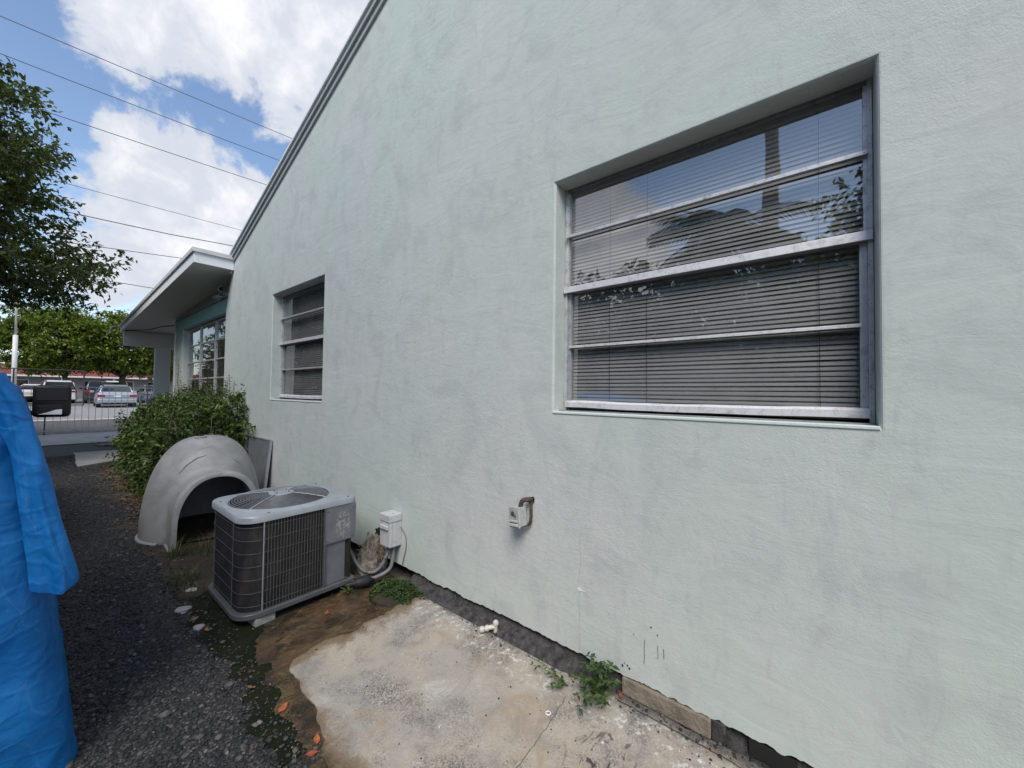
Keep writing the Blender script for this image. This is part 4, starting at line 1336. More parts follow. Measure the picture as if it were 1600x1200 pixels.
c, rads = ribbed([(-0.05, 2.695, 0.28), (-0.055, 2.69, 0.20), (-0.09, 2.69, 0.10), (-0.20, 2.74, 0.055), (-0.34, 2.80, 0.06), (-0.40, 2.86, 0.09)], 0.014, 16)
tag(MB().tube(c, rads, 8).build('flexible_conduit', CONDUIT, None, smooth=True), 'grey flexible conduit looping from the disconnect box to the condenser', 'conduit')
c, rads = ribbed([(-0.33, 2.96, 0.36), (-0.285, 2.93, 0.24), (-0.245, 2.90, 0.14), (-0.20, 2.86, 0.075), (-0.14, 2.80, 0.07), (-0.08, 2.765, 0.15), (-0.05, 2.755, 0.28)], 0.013, 16)
tag(MB().tube(c, rads, 8).build('flexible_conduit', CONDUIT, None, smooth=True), 'second dark conduit rising from the ground into the condenser side', 'conduit')
c = curve([(-0.06, 2.735, 0.28), (-0.065, 2.735, 0.22), (-0.09, 2.75, 0.17)], 8)
tag(MB().tube(c, 0.012, 8).build('conduit_stub', CONDUIT, None, smooth=True), 'short grey conduit stub under the disconnect box', 'conduit')
c, rads = ribbed([(-0.40, 2.79, 0.055), (-0.33, 2.75, 0.062), (-0.26, 2.73, 0.060), (-0.20, 2.72, 0.05)], 0.016, 4)
ln = tag(MB().tube(c, [0.014, 0.016, 0.018, 0.02, 0.034, 0.040, 0.040, 0.041, 0.041, 0.04, 0.02, 0.015, 0.013], 12).build('insulated_line', BLACK, None, smooth=True), 'black foam-wrapped refrigerant line lying on the ground by the condenser', 'pipe')
c = curve([(-0.42, 2.83, 0.12), (-0.34, 2.80, 0.085), (-0.27, 2.79, 0.075), (-0.22, 2.82, 0.05)], 6)
tag(MB().tube(c, 0.008, 8).build('copper_line', RUST, None, smooth=True), 'thin bare line beside the black foam-wrapped pipe', 'pipe')
c = curve([(-0.012, 2.655, 0.42), (-0.006, 2.60, 0.36), (-0.006, 2.59, 0.27), (-0.008, 2.61, 0.20), (-0.012, 2.625, 0.13)], 10)
tag(MB().tube(c, 0.0035, 6).build('loose_cable', CONDUIT, None, smooth=True), 'thin loose cable drooping down the wall beside the disconnect box', 'cable')
# outlet box
ob = thing('outlet_box', 'small tilted grey weatherproof outlet box hanging from a rusty elbow on the wall', 'outlet box', None, (-0.04, 1.42, 0.77))
T = Matrix.Translation((-0.055, 1.425, 0.775)) @ Euler((math.radians(-7), 0, math.radians(-6))).to_matrix().to_4x4()
def LB(mb, name, mat, **k):
    return L(mb.build(name, mat, ob, **k))
LB(MB().box(-0.03, 0.030, -0.036, 0.036, -0.055, 0.055, T, 0.004), 'body', OUTLET_GREY)
LB(MB().box(-0.042, -0.0305, -0.040, 0.040, -0.060, 0.058, T, 0.003), 'cover_plate', OUTLET_GREY)
LB(MB().box(-0.055, -0.0425, -0.032, 0.032, -0.050, -0.034, T, 0.003), 'hinge', BOX_GREY)
LB(MB().box(-0.052, -0.0425, -0.030, 0.030, -0.026, -0.016, T, 0.002), 'hinge', BOX_GREY)
LB(MB().tube([T @ Vector((-0.0425, 0.006, 0.022)), T @ Vector((-0.046, 0.006, 0.022))], 0.013, 14), 'socket', RUST)
LB(MB().tube([T @ Vector((-0.0425, -0.012, 0.008)), T @ Vector((-0.046, -0.012, 0.008))], 0.006, 10), 'screw', RUST)
c = curve([(0.01, 1.375, 0.868), (-0.03, 1.378, 0.875), (-0.055, 1.40, 0.868), (-0.056, 1.412, 0.835), (-0.055, 1.42, 0.81)], 6)
LB(MB().tube(c, 0.014, 10), 'elbow', RUST, smooth=True)
c = curve([(0.0, 1.372, 0.86), (-0.02, 1.362, 0.83), (-0.022, 1.36, 0.78), (-0.02, 1.37, 0.735), (-0.03, 1.39, 0.72)], 6)
LB(MB().tube(c, 0.009, 8), 'bracket', RUST, smooth=True)
m = MB()
pts = [(-0.0025, 1.372 + 0.022 * (0.7 + 0.6 * random.random()) * math.cos(a * PI / 7), 0.865 + 0.026 * (0.7 + 0.6 * random.random()) * math.sin(a * PI / 7)) for a in range(14)]
m.add(pts, [tuple(range(14))])
LB(m, 'wall_hole_shade', HOLE_SHADE)  # flat patch, shade of the hole painted as near-black
# capped drain pipe
PVC = simple('dirty_white_pvc', (0.55, 0.50, 0.43), 0.5, vary=0.2, scale=40, dirt=0.5, dirtcol=(0.20, 0.13, 0.08))
pv = thing('drain_pipe', 'short capped white plastic drain pipe elbow sticking out at the wall foot', 'pipe', None, (-0.06, 1.64, 0.02))
L(MB().tube([(-0.050, 1.60, 0.015), (-0.050, 1.60, 0.075)], 0.013, 12).build('riser', PVC, pv, smooth=True, angle=40))
L(MB().lathe([(0.016, 0.0), (0.019, 0.008), (0.017, 0.022), (0.008, 0.030), (0.0, 0.031)], 12, (-0.050, 1.60, 0.068)).build('cap', PVC, pv, smooth=True, angle=40))
L(MB().tube([(-0.050, 1.60, 0.060), (-0.075, 1.625, 0.055), (-0.098, 1.648, 0.048)], [0.013, 0.014, 0.014], 12).build('branch', PVC, pv, smooth=True, angle=40))
L(MB().tube([(-0.082, 1.632, 0.053), (-0.092, 1.642, 0.050)], 0.0185, 12).build('collar', PVC, pv, smooth=True, angle=40))
L(MB().tube([(-0.100, 1.65, 0.048), (-0.116, 1.666, 0.044), (-0.122, 1.672, 0.042)], [0.018, 0.018, 0.010], 12).build('cap', PVC, pv, smooth=True, angle=40))
L(MB().tube([(-0.030, 1.575, 0.012), (-0.030, 1.575, 0.055)], 0.011, 10).build('riser', RUST, pv, smooth=True, angle=40))
# leaning board
BOARD = simple('grey_board', (0.135, 0.145, 0.15), 0.75, vary=0.2, scale=5, dirt=0.3)
bd = thing('leaning_board', 'dark grey framed board leaning on the wall beside the dog house', 'board', None, (-0.08, 5.8, 0))
tl = Matrix.Translation((-0.10, 5.80, 0.01)) @ Euler((0, math.radians(5.5), 0)).to_matrix().to_4x4()
L(MB().box(-0.008, 0.008, -0.40, 0.40, 0.0, 0.86, tl).build('panel', BOARD, bd))
L(MB().box(-0.016, 0.010, -0.425, -0.401, 0.0, 0.87, tl).build('edge_strip', ALU_MID, bd))
L(MB().box(-0.016, 0.010, 0.401, 0.425, 0.0, 0.87, tl).build('edge_strip', ALU_MID, bd))
L(MB().box(-0.016, 0.010, -0.40, 0.40, 0.861, 0.875, tl).build('edge_strip', ALU_MID, bd))
L(MB().box(-0.02, -0.0085, -0.30, -0.28, 0.0, 0.62, tl @ Matrix.Rotation(0.08, 4, 'X')).build('brace', ALU_DARK, bd))
# security camera under the soffit
CAMW = simple('white_camera_plastic', (0.62, 0.62, 0.61), 0.4)
sc = thing('security_camera', 'white bullet security camera under the porch soffit', 'security camera', None, (0.10, 7.9, 3.2))
L(MB().tube([(0.06, 8.10, 3.225), (0.02, 7.90, 3.19)], 0.042, 16).build('housing', CAMW, sc, smooth=True, angle=40))
L(MB().tube([(0.022, 7.905, 3.192), (0.018, 7.885, 3.187)], 0.034, 16).build('lens', BLACK, sc, smooth=True, angle=40))
L(MB().tube([(0.15, 8.02, 3.15), (0.09, 8.02, 3.15), (0.055, 8.03, 3.18)], 0.016, 8).build('bracket', CAMW, sc, smooth=True))
L(MB().lathe([(0.05, 0.148), (0.05, 0.130), (0.03, 0.122)], 14, (0, 8.02, 3.15), 'x').build('mount', CAMW, sc))
L(MB().tube(curve([(0.06, 8.08, 3.2), (0.05, 8.16, 3.10), (0.10, 8.2, 3.06), (0.14, 8.22, 3.1)], 5), 0.006, 6).build('cable', CAMW, sc, smooth=True))
L(MB().box(0.00, 0.13, 8.10, 8.32, 3.095, 3.108).build('bracket_shelf', CAMW, sc))
c = curve([(0.12, 12.01, 3.0), (0.0, 12.6, 3.02), (-0.15, 13.4, 3.00), (-0.35, 14.3, 3.04), (-0.47, 14.9, 3.05)], 8)
tag(MB().tube(c, 0.012, 6).build('soffit_cable', RUST, None, smooth=True), 'thin brown cable sagging below the porch soffit', 'cable')
tag(MB().tube(curve([(-0.50, 15.05, 3.18), (-0.56, 15.1, 3.20), (-0.66, 15.15, 3.16), (-0.70, 15.15, 3.04), (-0.69, 15.15, 2.99)], 6), 0.014, 6).build('hooked_pipe', BOX_GREY, None, smooth=True), 'small pale hooked pipe at the far corner of the porch roof', 'pipe')

# ================================================================== FOLIAGE HELPERS
def unit_rows(a):
    return a / np.maximum(np.linalg.norm(a, axis=1, keepdims=True), 1e-9)
def leaf_arrays(C, D, Nn, ln, wd, fold=0.18):
    """pointed, folded leaves: base C, direction D, normal Nn; two triangles each side of the midrib"""
    D = unit_rows(D)
    S = unit_rows(np.cross(D, Nn))
    Nn = np.cross(S, D)
    ln = ln[:, None]
    wd = wd[:, None]
    base = C
    tip = C + D * ln - Nn * ln * 0.12
    mid = C + D * ln * 0.42
    Lf = mid + S * wd * 0.5 + Nn * wd * fold
    Rt = mid - S * wd * 0.5 + Nn * wd * fold
    V = np.stack([base, Lf, tip, Rt], 1).reshape(-1, 3)
    n = len(C)
    i = np.arange(n) * 4
    F = np.concatenate([np.stack([i, i + 2, i + 1], 1), np.stack([i, i + 3, i + 2], 1)])
    return V, F
def pad_leaves(pads, per, ln, wd, rng, droop=0.25, upbias=0.9):
    """pads: (cx,cy,cz, rx,ry,rz) flattened clumps filled with leaves on short twigs"""
    Cs, Ds, Ns = [], [], []
    for p in pads:
        c, r = np.array(p[:3]), np.array(p[3:6])
        n = int(per * (p[6] if len(p) > 6 else 1.0))
        k = max(3, n // 9)
        tw = rng.normal(0, 0.48, (k, 3))
        tw = tw / np.maximum(1, np.linalg.norm(tw, axis=1, keepdims=True) / 1.05)
        pos = c + tw * r
        out = unit_rows(tw * np.array([1, 1, 0.4]) + rng.normal(0, 0.35, (k, 3)))
        idx = rng.integers(0, k, n)
        t = rng.uniform(-0.6, 1.0, n)[:, None]
        C = pos[idx] + out[idx] * t * ln * 1.7 + rng.normal(0, ln * 0.25, (n, 3))
        D = out[idx] * 0.7 + rng.normal(0, 0.65, (n, 3))
        D[:, 2] -= droop
        Nn = rng.normal(0, 0.55, (n, 3))
        Nn[:, 2] += upbias
        Cs.append(C); Ds.append(D); Ns.append(Nn)
    C, D, Nn = np.concatenate(Cs), np.concatenate(Ds), np.concatenate(Ns)
    n = len(C)
    return leaf_arrays(C, D, Nn, ln * rng.uniform(0.65, 1.25, n), wd * rng.uniform(0.7, 1.2, n))
def limb(m, a, b, r0, r1, sag=0.15, n=7, seed=0):
    a, b = Vector(a), Vector(b)
    d = b - a
    pts, rads = [], []
    for i in range(n):
        t = i / (n - 1)
        p = a.lerp(b, t) + Vector((n1(t * 3, seed), n1(t * 3, seed + 5.5), 0)) * d.length * 0.10 * math.sin(PI * t)
        p.z += d.length * sag * math.sin(PI * t) * 0.5
        pts.append(p)
        rads.append(r0 + (r1 - r0) * t)
    m.tube(pts, rads, 7)
def make_tree(name, label, base, crown, ztrunk, npads, per, leaf, mats, padr, seed, group=None, zmin=None, trunk_r=0.2, nlimb=14, shell=0.45, limit=None, gap=0.0):
    """crown: (cx,cy,cz, rx,ry,rz)"""
    r = np.random.default_rng(seed)
    t = thing(name, label, 'tree', group, base)
    c, R = np.array(crown[:3]), np.array(crown[3:])
    pads = []
    tries = 0
    while len(pads) < npads and tries < 40000:
        tries += 1
        u = r.normal(0, 1, 3)
        u /= np.linalg.norm(u)
        rad = r.uniform(shell, 1.0) ** 0.6
        lump = 0.86 + 0.20 * n1(u[0] * 2.3 + seed, u[1] * 2.3, u[2] * 2.3)
        p = c + u * R * rad * lump
        if zmin is not None and p[2] < zmin + 0.25 * n1(p[0] * 1.3, p[1] * 1.3):
            continue
        if limit is not None and not limit(p):
            continue
        if gap and any((p[0] - q[0]) ** 2 + (p[1] - q[1]) ** 2 + 2.2 * (p[2] - q[2]) ** 2 < gap * gap for q in pads):
            continue
        s = r.uniform(0.65, 1.25)
        pads.append((*p, padr * s, padr * s, padr * 0.42 * s))
    V, F = pad_leaves(pads, per, leaf[0], leaf[1], r)
    o = from_np('crown', V, F, mats[0], t)
    o.matrix_parent_inverse = Matrix.Translation(-Vector(base))
    m = MB()
    b = Vector(base)
    top = Vector((c[0] * 0.35 + b.x * 0.65, c[1] * 0.35 + b.y * 0.65, ztrunk))
    limb(m, b - Vector((0, 0, 0.05)), top, trunk_r, trunk_r * 0.72, 0.0, 8, seed)
    order = r.permutation(len(pads))
    for k in order[:nlimb]:
        limb(m, top - Vector((0, 0, 0.1)), pads[k][:3], trunk_r * 0.42, 0.018, 0.15, 7, seed + int(k))
    for k in order[nlimb:nlimb * 4]:
        j = order[r.integers(0, nlimb)]
        a = Vector(pads[j][:3]).lerp(top, 0.3)
        q = Vector(pads[k][:3])
        if (q - a).length < R.max() * 0.8:
            limb(m, a, q, 0.03, 0.008, 0.05, 5, seed + int(k))
    o = m.build('trunk', mats[1], t, smooth=True)
    o.matrix_parent_inverse = Matrix.Translation(-Vector(base))
    return t

# ---- the big shade tree leaning in from the left
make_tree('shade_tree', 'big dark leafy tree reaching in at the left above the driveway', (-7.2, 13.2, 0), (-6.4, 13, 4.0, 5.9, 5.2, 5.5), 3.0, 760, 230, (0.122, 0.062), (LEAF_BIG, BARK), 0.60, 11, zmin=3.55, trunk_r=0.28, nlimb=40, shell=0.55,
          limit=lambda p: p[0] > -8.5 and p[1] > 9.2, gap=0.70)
# ---- sunlit trees in the parking lot
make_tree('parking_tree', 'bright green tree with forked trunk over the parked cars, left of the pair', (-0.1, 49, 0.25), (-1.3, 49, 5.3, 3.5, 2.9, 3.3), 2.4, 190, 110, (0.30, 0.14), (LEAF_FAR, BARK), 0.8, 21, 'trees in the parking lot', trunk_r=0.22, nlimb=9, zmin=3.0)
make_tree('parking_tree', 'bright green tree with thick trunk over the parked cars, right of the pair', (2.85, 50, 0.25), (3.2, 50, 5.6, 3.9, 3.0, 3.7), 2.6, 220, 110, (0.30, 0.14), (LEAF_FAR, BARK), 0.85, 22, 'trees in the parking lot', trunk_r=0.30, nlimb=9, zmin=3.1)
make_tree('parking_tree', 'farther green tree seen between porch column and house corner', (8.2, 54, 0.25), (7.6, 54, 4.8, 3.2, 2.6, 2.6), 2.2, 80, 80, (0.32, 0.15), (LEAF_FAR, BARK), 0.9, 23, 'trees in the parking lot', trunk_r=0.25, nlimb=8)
make_tree('distant_tree', 'low distant tree above the red roofed building at far left', (-9, 95, 0.25), (-9, 95, 4.2, 5, 3, 2.0), 2.4, 50, 60, (0.5, 0.25), (LEAF_FAR, BARK), 1.3, 24, 'trees behind the long building', nlimb=6)
make_tree('distant_tree', 'distant tree above the red roofed building near the light pole', (1, 98, 0.25), (1, 98, 4.4, 6, 3, 2.1), 2.4, 55, 60, (0.5, 0.25), (LEAF_BIG, BARK), 1.3, 25, 'trees behind the long building', nlimb=6)

make_tree('added_street_tree', 'out-of-view tree added left of the driveway end to darken the far window reflection', (-7.5, 24, 0.2), (-7.5, 24, 2.8, 3.1, 3.2, 3.4), 1.2, 190, 90, (0.25, 0.12), (LEAF_BIG, BARK), 0.9, 26, 'added trees beyond the left edge', nlimb=8)  # out of view; added so the far window has dark foliage to mirror
make_tree('added_street_tree', 'out-of-view tree added across the street to darken the porch window reflection', (-9.5, 41, 0.25), (-9.5, 41, 4.4, 3.6, 3.6, 4.0), 1.8, 120, 80, (0.3, 0.15), (LEAF_BIG, BARK), 1.0, 27, 'added trees beyond the left edge', nlimb=8)  # out of view; added to darken what the porch glass mirrors
make_tree('added_street_tree', 'second out-of-view tree added across the street to darken the porch window reflection', (-13.5, 52, 0.25), (-13.5, 52, 5.0, 4.6, 4.0, 4.6), 2.0, 120, 80, (0.35, 0.17), (LEAF_BIG, BARK), 1.2, 28, 'added trees beyond the left edge', nlimb=8)  # also added out of view, keeps bright sky out of the porch glass
# ---- plants across the driveway, seen in the window glass
make_tree('garden_tree', 'dense dark garden tree across the driveway mirrored in the near window', (-7.0, -1.4, 0), (-7.0, -1.3, 3.3, 1.7, 1.9, 2.5), 1.6, 90, 95, (0.15, 0.075), (LEAF_BIG, BARK), 0.6, 31, 'garden plants across the driveway', nlimb=8)
make_tree('garden_tree', 'broad leafed garden tree across the driveway beyond the truck', (-6.6, 6.0, 0), (-6.6, 6.3, 2.8, 1.5, 1.6, 2.4), 1.4, 80, 95, (0.15, 0.075), (LEAF_BIG, BARK), 0.55, 32, 'garden plants across the driveway', nlimb=8)
hg = thing('hedge', 'tall clipped hedge along the far side of the driveway', 'hedge', None, (-6.2, 2.5, 0))
pads = [(-6.2 + dx_ + rng.uniform(-0.2, 0.2), y_, z_, 0.5, 0.5, 0.45) for dx_ in (-0.6, 0.0, 0.5) for y_ in np.arange(-3.5, 16.0, 0.5) for z_ in np.arange(0.3, 3.9, 0.42)]
V, F = pad_leaves(pads, 62, 0.21, 0.11, np.random.default_rng(33))
o = from_np('foliage', V, F, LEAF_BIG, hg)
L(o)
m = MB()
for y_ in np.arange(-3.2, 16.0, 1.1):
    limb(m, (-6.2, y_, 0), (-6.2 + random.uniform(-0.2, 0.2), y_ + 0.1, 2.6), 0.05, 0.02, 0, 5, float(y_))
L(m.build('stem', BARK, hg))
def palm(base, top, rtrunk, nf, flen, label, seed):
    r = np.random.default_rng(seed)
    t = thing('palm_tree', label, 'palm tree', 'palms across the driveway', base)
    m = MB()
    b, tp = Vector(base), Vector(top)
    pts, rads = [], []
    for i in range(25):
        k = i / 24
        p = b.lerp(tp, k)
        pts.append(p)
        rads.append(rtrunk * (1.25 - 0.35 * k) * (1 + 0.05 * (i % 2)))
    m.tube(pts, rads, 12)
    L(m.build('trunk', PALE_BARK, t, smooth=True))
    Cs, Ds, Ns, Ls = [], [], [], []
    fm = MB()
    for k in range(nf):
        az = 2 * PI * k / nf + r.uniform(-0.2, 0.2)
        el = r.uniform(-0.35, 1.15)
        d = Vector((math.cos(az) * math.cos(el), math.sin(az) * math.cos(el), math.sin(el)))
        p = tp.copy()
        path = [p.copy()]
        for s in range(12):
            d = (d + Vector((0, 0, -0.13))).normalized()
            p = p + d * flen / 12
            path.append(p.copy())
            side = d.cross(Vector((0, 0, 1))).normalized()
            for sg in (-1, 1):
                for q in (0, 0.33, 0.66):
                    Cs.append(np.array(p - d * flen / 12 * q))
                    Ds.append(np.array(side * sg * 0.8 + d * 0.55 + Vector((0, 0, -0.35))))
                    Ns.append(np.array((0.0, 0.0, 1.0)) + r.normal(0, 0.2, 3))
                    Ls.append(flen * 0.30 * math.sin(PI * (0.12 + 0.83 * s / 12)) + 0.05)
        fm.tube(path, [0.018 - 0.001 * i for i in range(len(path))], 5)
    V, F = leaf_arrays(np.array(Cs), np.array(Ds), np.array(Ns), np.array(Ls), np.full(len(Cs), 0.045))
    cr = from_np('crown', V, F, LEAF_PALM, t)
    L(cr)
    L(fm.build('frond_stalk', LEAF_PALM, t, smooth=True))
palm((-7.0, 1.75, 0), (-7.0, 1.65, 4.75), 0.15, 26, 1.7, 'short bushy palm across the driveway mirrored in the near window', 41)
palm((-8.2, 0.95, 0), (-8.2, 0.95, 10.5), 0.13, 22, 2.2, 'tall slim palm with bare straight trunk mirrored in the near window', 42)
# neighbouring house behind the hedge
nb = thing('neighbouring_house', 'low cream neighbouring house behind the hedge across the driveway', 'house', None, (-14, 3, 0))
CREAM = simple('cream_stucco', (0.55, 0.50, 0.42), 0.9, bump=0.3)
L(MB().box(-19, -10, -5, 12, 0, 2.9).build('wall', CREAM, nb))
mm = MB()
mm.prism([(-19.5, 2.9), (-9.5, 2.9), (-14.5, 4.6)], lambda p, t: (p[0], t, p[1]), -5.5, 12.5)
L(mm.build('roof', simple('grey_shingle', (0.16, 0.15, 0.15), 0.95, vary=0.3), nb))
for y_ in (-2, 3, 8):
    w_ = L(MB().box(-10.0, -9.96, y_ - 0.7, y_ + 0.7, 1.0, 2.2).build('window', ALU, nb))
    f_ = MB().box(-9.959, -9.95, y_ - 0.62, y_ + 0.62, 1.08, 2.12).build('pane', GLASS_CLEAN, w_)
    f_.matrix_parent_inverse = Matrix.Identity(4)

# ================================================================== SHRUB by the house corner
sh = thing('shrub', 'overgrown leafy green shrub against the house corner behind the dog house', 'shrub', None, (-0.5, 8.0, 0))
r = np.random.default_rng(51)
pads = []
def top_z(x, y):
    # outline of the shrub's top: tall beside the wall, lower towards the drive
    return 1.02 + 0.42 * np.clip((x + 0.95) / 0.95, 0, 1) + 0.10 * n1(x * 3, y * 1.7)
for k in range(900):
    y_ = r.uniform(6.15, 10.3)
    xw = -0.90 + 0.10 * n1(y_ * 1.6, 2.2) + 0.10 * max(0.0, (6.9 - y_))
    hi = -0.03 if y_ < 7.5 else 0.12
    x_ = r.uniform(xw, hi)
    if y_ < 6.6 and x_ < -0.30:
        continue
    tz = top_z(x_, y_)
    edge = min((x_ - xw) / 0.3, 1.0)
    tz *= 0.72 + 0.28 * edge
    z_ = r.uniform(0.08, tz)
    near = (x_ - xw < 0.28) or (tz - z_ < 0.25) or (y_ < 6.75)
    if not near and r.random() > 0.25:
        continue
    pads.append((x_, y_, z_, 0.14, 0.16, 0.12))
V, F = pad_leaves(pads, 44, 0.072, 0.030, r, droop=0.30, upbias=0.7)
# tall shoots standing above the mass
shoots = [((-0.06, 7.0, 0.9), (-0.07, 6.95, 1.72)), ((-0.12, 7.25, 0.9), (-0.15, 7.2, 1.60)), ((0.02, 8.6, 1.2), (0.0, 8.55, 1.98)), ((-0.02, 8.9, 1.1), (-0.02, 9.0, 1.80)), ((-0.1, 10.0, 1.0), (-0.12, 10.1, 2.1)),
          ((-0.25, 8.0, 1.1), (-0.28, 7.9, 1.62)), ((-0.05, 6.5, 0.7), (-0.07, 6.45, 1.30)), ((-0.45, 8.9, 1.0), (-0.5, 8.9, 1.50)), ((-0.03, 7.6, 1.1), (-0.03, 7.7, 1.75)), ((-0.08, 6.8, 0.8), (-0.11, 6.7, 1.5)), ((-0.06, 6.25, 0.4), (-0.08, 6.15, 0.95))]
for k in range(46):
    yy = r.uniform(6.3, 10.2)
    xx = r.uniform(-0.80, 0.0)
    zt = top_z(xx, yy) * (0.80 + 0.2 * min((xx + 0.9) / 0.3, 1.0))
    shoots.append(((xx, yy, zt - 0.35), (xx + r.normal(0, 0.09), yy + r.normal(0, 0.09), zt + r.uniform(0.02, 0.26))))
Vs, Fs = [V], [F]
off = len(V)
sm = MB()
for (a, b) in shoots:
    a, b = Vector(a), Vector(b)
    limb(sm, a, b, 0.008, 0.003, 0, 6, a.y)
    n = 46
    t = np.linspace(0.05, 1.0, n)
    C = np.array([a.lerp(b, float(q)) for q in t]) + r.normal(0, 0.012, (n, 3))
    az = np.arange(n) * 2.4
    D = np.stack([np.cos(az), np.sin(az), np.full(n, 0.25)], 1) + r.normal(0, 0.2, (n, 3))
    Nn = np.stack([-np.cos(az) * 0.4, -np.sin(az) * 0.4, np.ones(n)], 1) + r.normal(0, 0.25, (n, 3))
    v, f = leaf_arrays(C, D, Nn, 0.085 * (1.1 - 0.55 * t), 0.036 * (1.1 - 0.5 * t))
    Vs.append(v); Fs.append(f + off)
    off += len(v)
L(from_np('foliage', np.concatenate(Vs), np.concatenate(Fs), LEAF_BUSH, sh))
for k in range(46):
    y_ = r.uniform(6.5, 10.0)
    x_ = r.uniform(-0.75, -0.08)
    limb(sm, (x_ * 0.6 - 0.1, y_, 0.0), (x_ + r.uniform(-0.25, 0.1), y_ + r.uniform(-0.35, 0.35), r.uniform(0.7, 1.25)), 0.012, 0.004, 0.05, 6, k)
L(sm.build('stem', BARK, sh, smooth=True))

# ================================================================== WEEDS, GRASS, LITTER
def weed(name, label, base, stems, leaf, seed, mat, cat='weed', group=None):
    r = np.random.default_rng(seed)
    t = thing(name, label, cat, group, base)
    m = MB()
    Cs, Ds, Ns, Ls = [], [], [], []
    for (dx, dy, h, nl) in stems:
        b = Vector(base)
        tip = b + Vector((dx, dy, h))
        mid = b.lerp(tip, 0.5) + Vector((0, 0, h * 0.35))
        c = curve([b, mid, tip], 6)
        m.tube(c, [0.003 - 0.0016 * i / len(c) for i in range(len(c))], 5)
        for i in range(nl):
            q = 0.3 + 0.7 * (i + 0.5) / nl
            p = c[min(int(q * (len(c) - 1)), len(c) - 1)]
            az = i * 2.4 + r.uniform(0, 1)
            Cs.append(np.array(p))
            Ds.append(np.array([math.cos(az), math.sin(az), 0.15]) + r.normal(0, 0.15, 3) + np.array([dx, dy, 0]) * 2)
            Ns.append(np.array([0, 0, 1.0]) + r.normal(0, 0.25, 3))
            Ls.append(leaf * r.uniform(0.6, 1.15) * (1.1 - 0.3 * q))
    V, F = leaf_arrays(np.array(Cs), np.array(Ds), np.array(Ns), np.array(Ls), np.array(Ls) * 0.48)
    L(from_np('leaves', V, F, mat, t))
    L(m.build('stem', STEM, t, smooth=True))
    return t
weed('weed', 'leafy green weed growing from the joint at the wall foot', (-0.07, 0.88, 0.025),
     [(-0.03, -0.10, 0.10, 12), (-0.10, -0.06, 0.12, 12), (-0.12, 0.04, 0.10, 11), (-0.06, 0.08, 0.13, 11), (-0.16, -0.02, 0.05, 10), (-0.10, 0.12, 0.07, 9), (-0.17, 0.06, 0.05, 9), (0.02, -0.05, 0.14, 9), (-0.02, 0.07, 0.16, 9), (-0.14, -0.08, 0.05, 10), (-0.07, 0.0, 0.15, 9), (0.03, 0.03, 0.12, 8), (-0.20, 0.02, 0.03, 8)], 0.050, 61, LEAF_WEED)
weed('weed', 'small trailing weed with thin stalk lying on the slab beside the larger weed', (-0.14, 1.03, 0.025),
     [(-0.08, 0.02, 0.03, 8), (-0.05, 0.06, 0.04, 7), (-0.10, 0.05, 0.025, 7), (-0.06, 0.20, 0.05, 6), (-0.03, 0.25, 0.06, 4)], 0.036, 62, LEAF_WEED)
weed('weed', 'tiny weed at the base of the condenser near the wall', (-0.40, 2.735, 0.012), [(random.uniform(-0.07, 0.07), random.uniform(-0.05, 0.05), random.uniform(0.02, 0.06), 9) for _ in range(9)], 0.020, 63, LEAF_WEED)
gc = thing('ground_cover', 'dense low mound of small-leaved green ground cover at the wall foot', 'ground cover', None, (-0.15, 2.5, 0))
r = np.random.default_rng(64)
Cs = []
for k in range(2600):
    a, q = r.uniform(0, 2 * PI), math.sqrt(r.uniform(0, 1))
    ex, ey = q * math.cos(a), q * math.sin(a)
    wob = 1 + 0.22 * n1(math.cos(a) * 2, math.sin(a) * 2)
    x_ = -0.165 + 0.155 * ex * wob
    y_ = 2.485 + 0.20 * ey * wob - 0.25 * (x_ + 0.165)
    h = 0.075 * (1 - q * q) * (1 + 0.5 * n1(x_ * 12, y_ * 12)) + 0.012
    Cs.append((x_, y_, 0.012 + h * r.uniform(0.55, 1.0)))
Cs = np.array(Cs)
n = len(Cs)
D = r.normal(0, 1, (n, 3)) * np.array([1, 1, 0.35])
Nn = r.normal(0, 0.4, (n, 3)) + np.array([0, 0, 1.0])
V, F = leaf_arrays(Cs, D, Nn, 0.017 * r.uniform(0.6, 1.2, n), 0.012 * r.uniform(0.7, 1.2, n))
L(from_np('leaves', V, F, LEAF_WEED, gc))
L(MB().lathe([(0.19, 0.006), (0.15, 0.028), (0.08, 0.045), (0.0, 0.05)], 16, (-0.165, 2.485, 0.006)).build('root_mat', SOIL, gc, smooth=True))
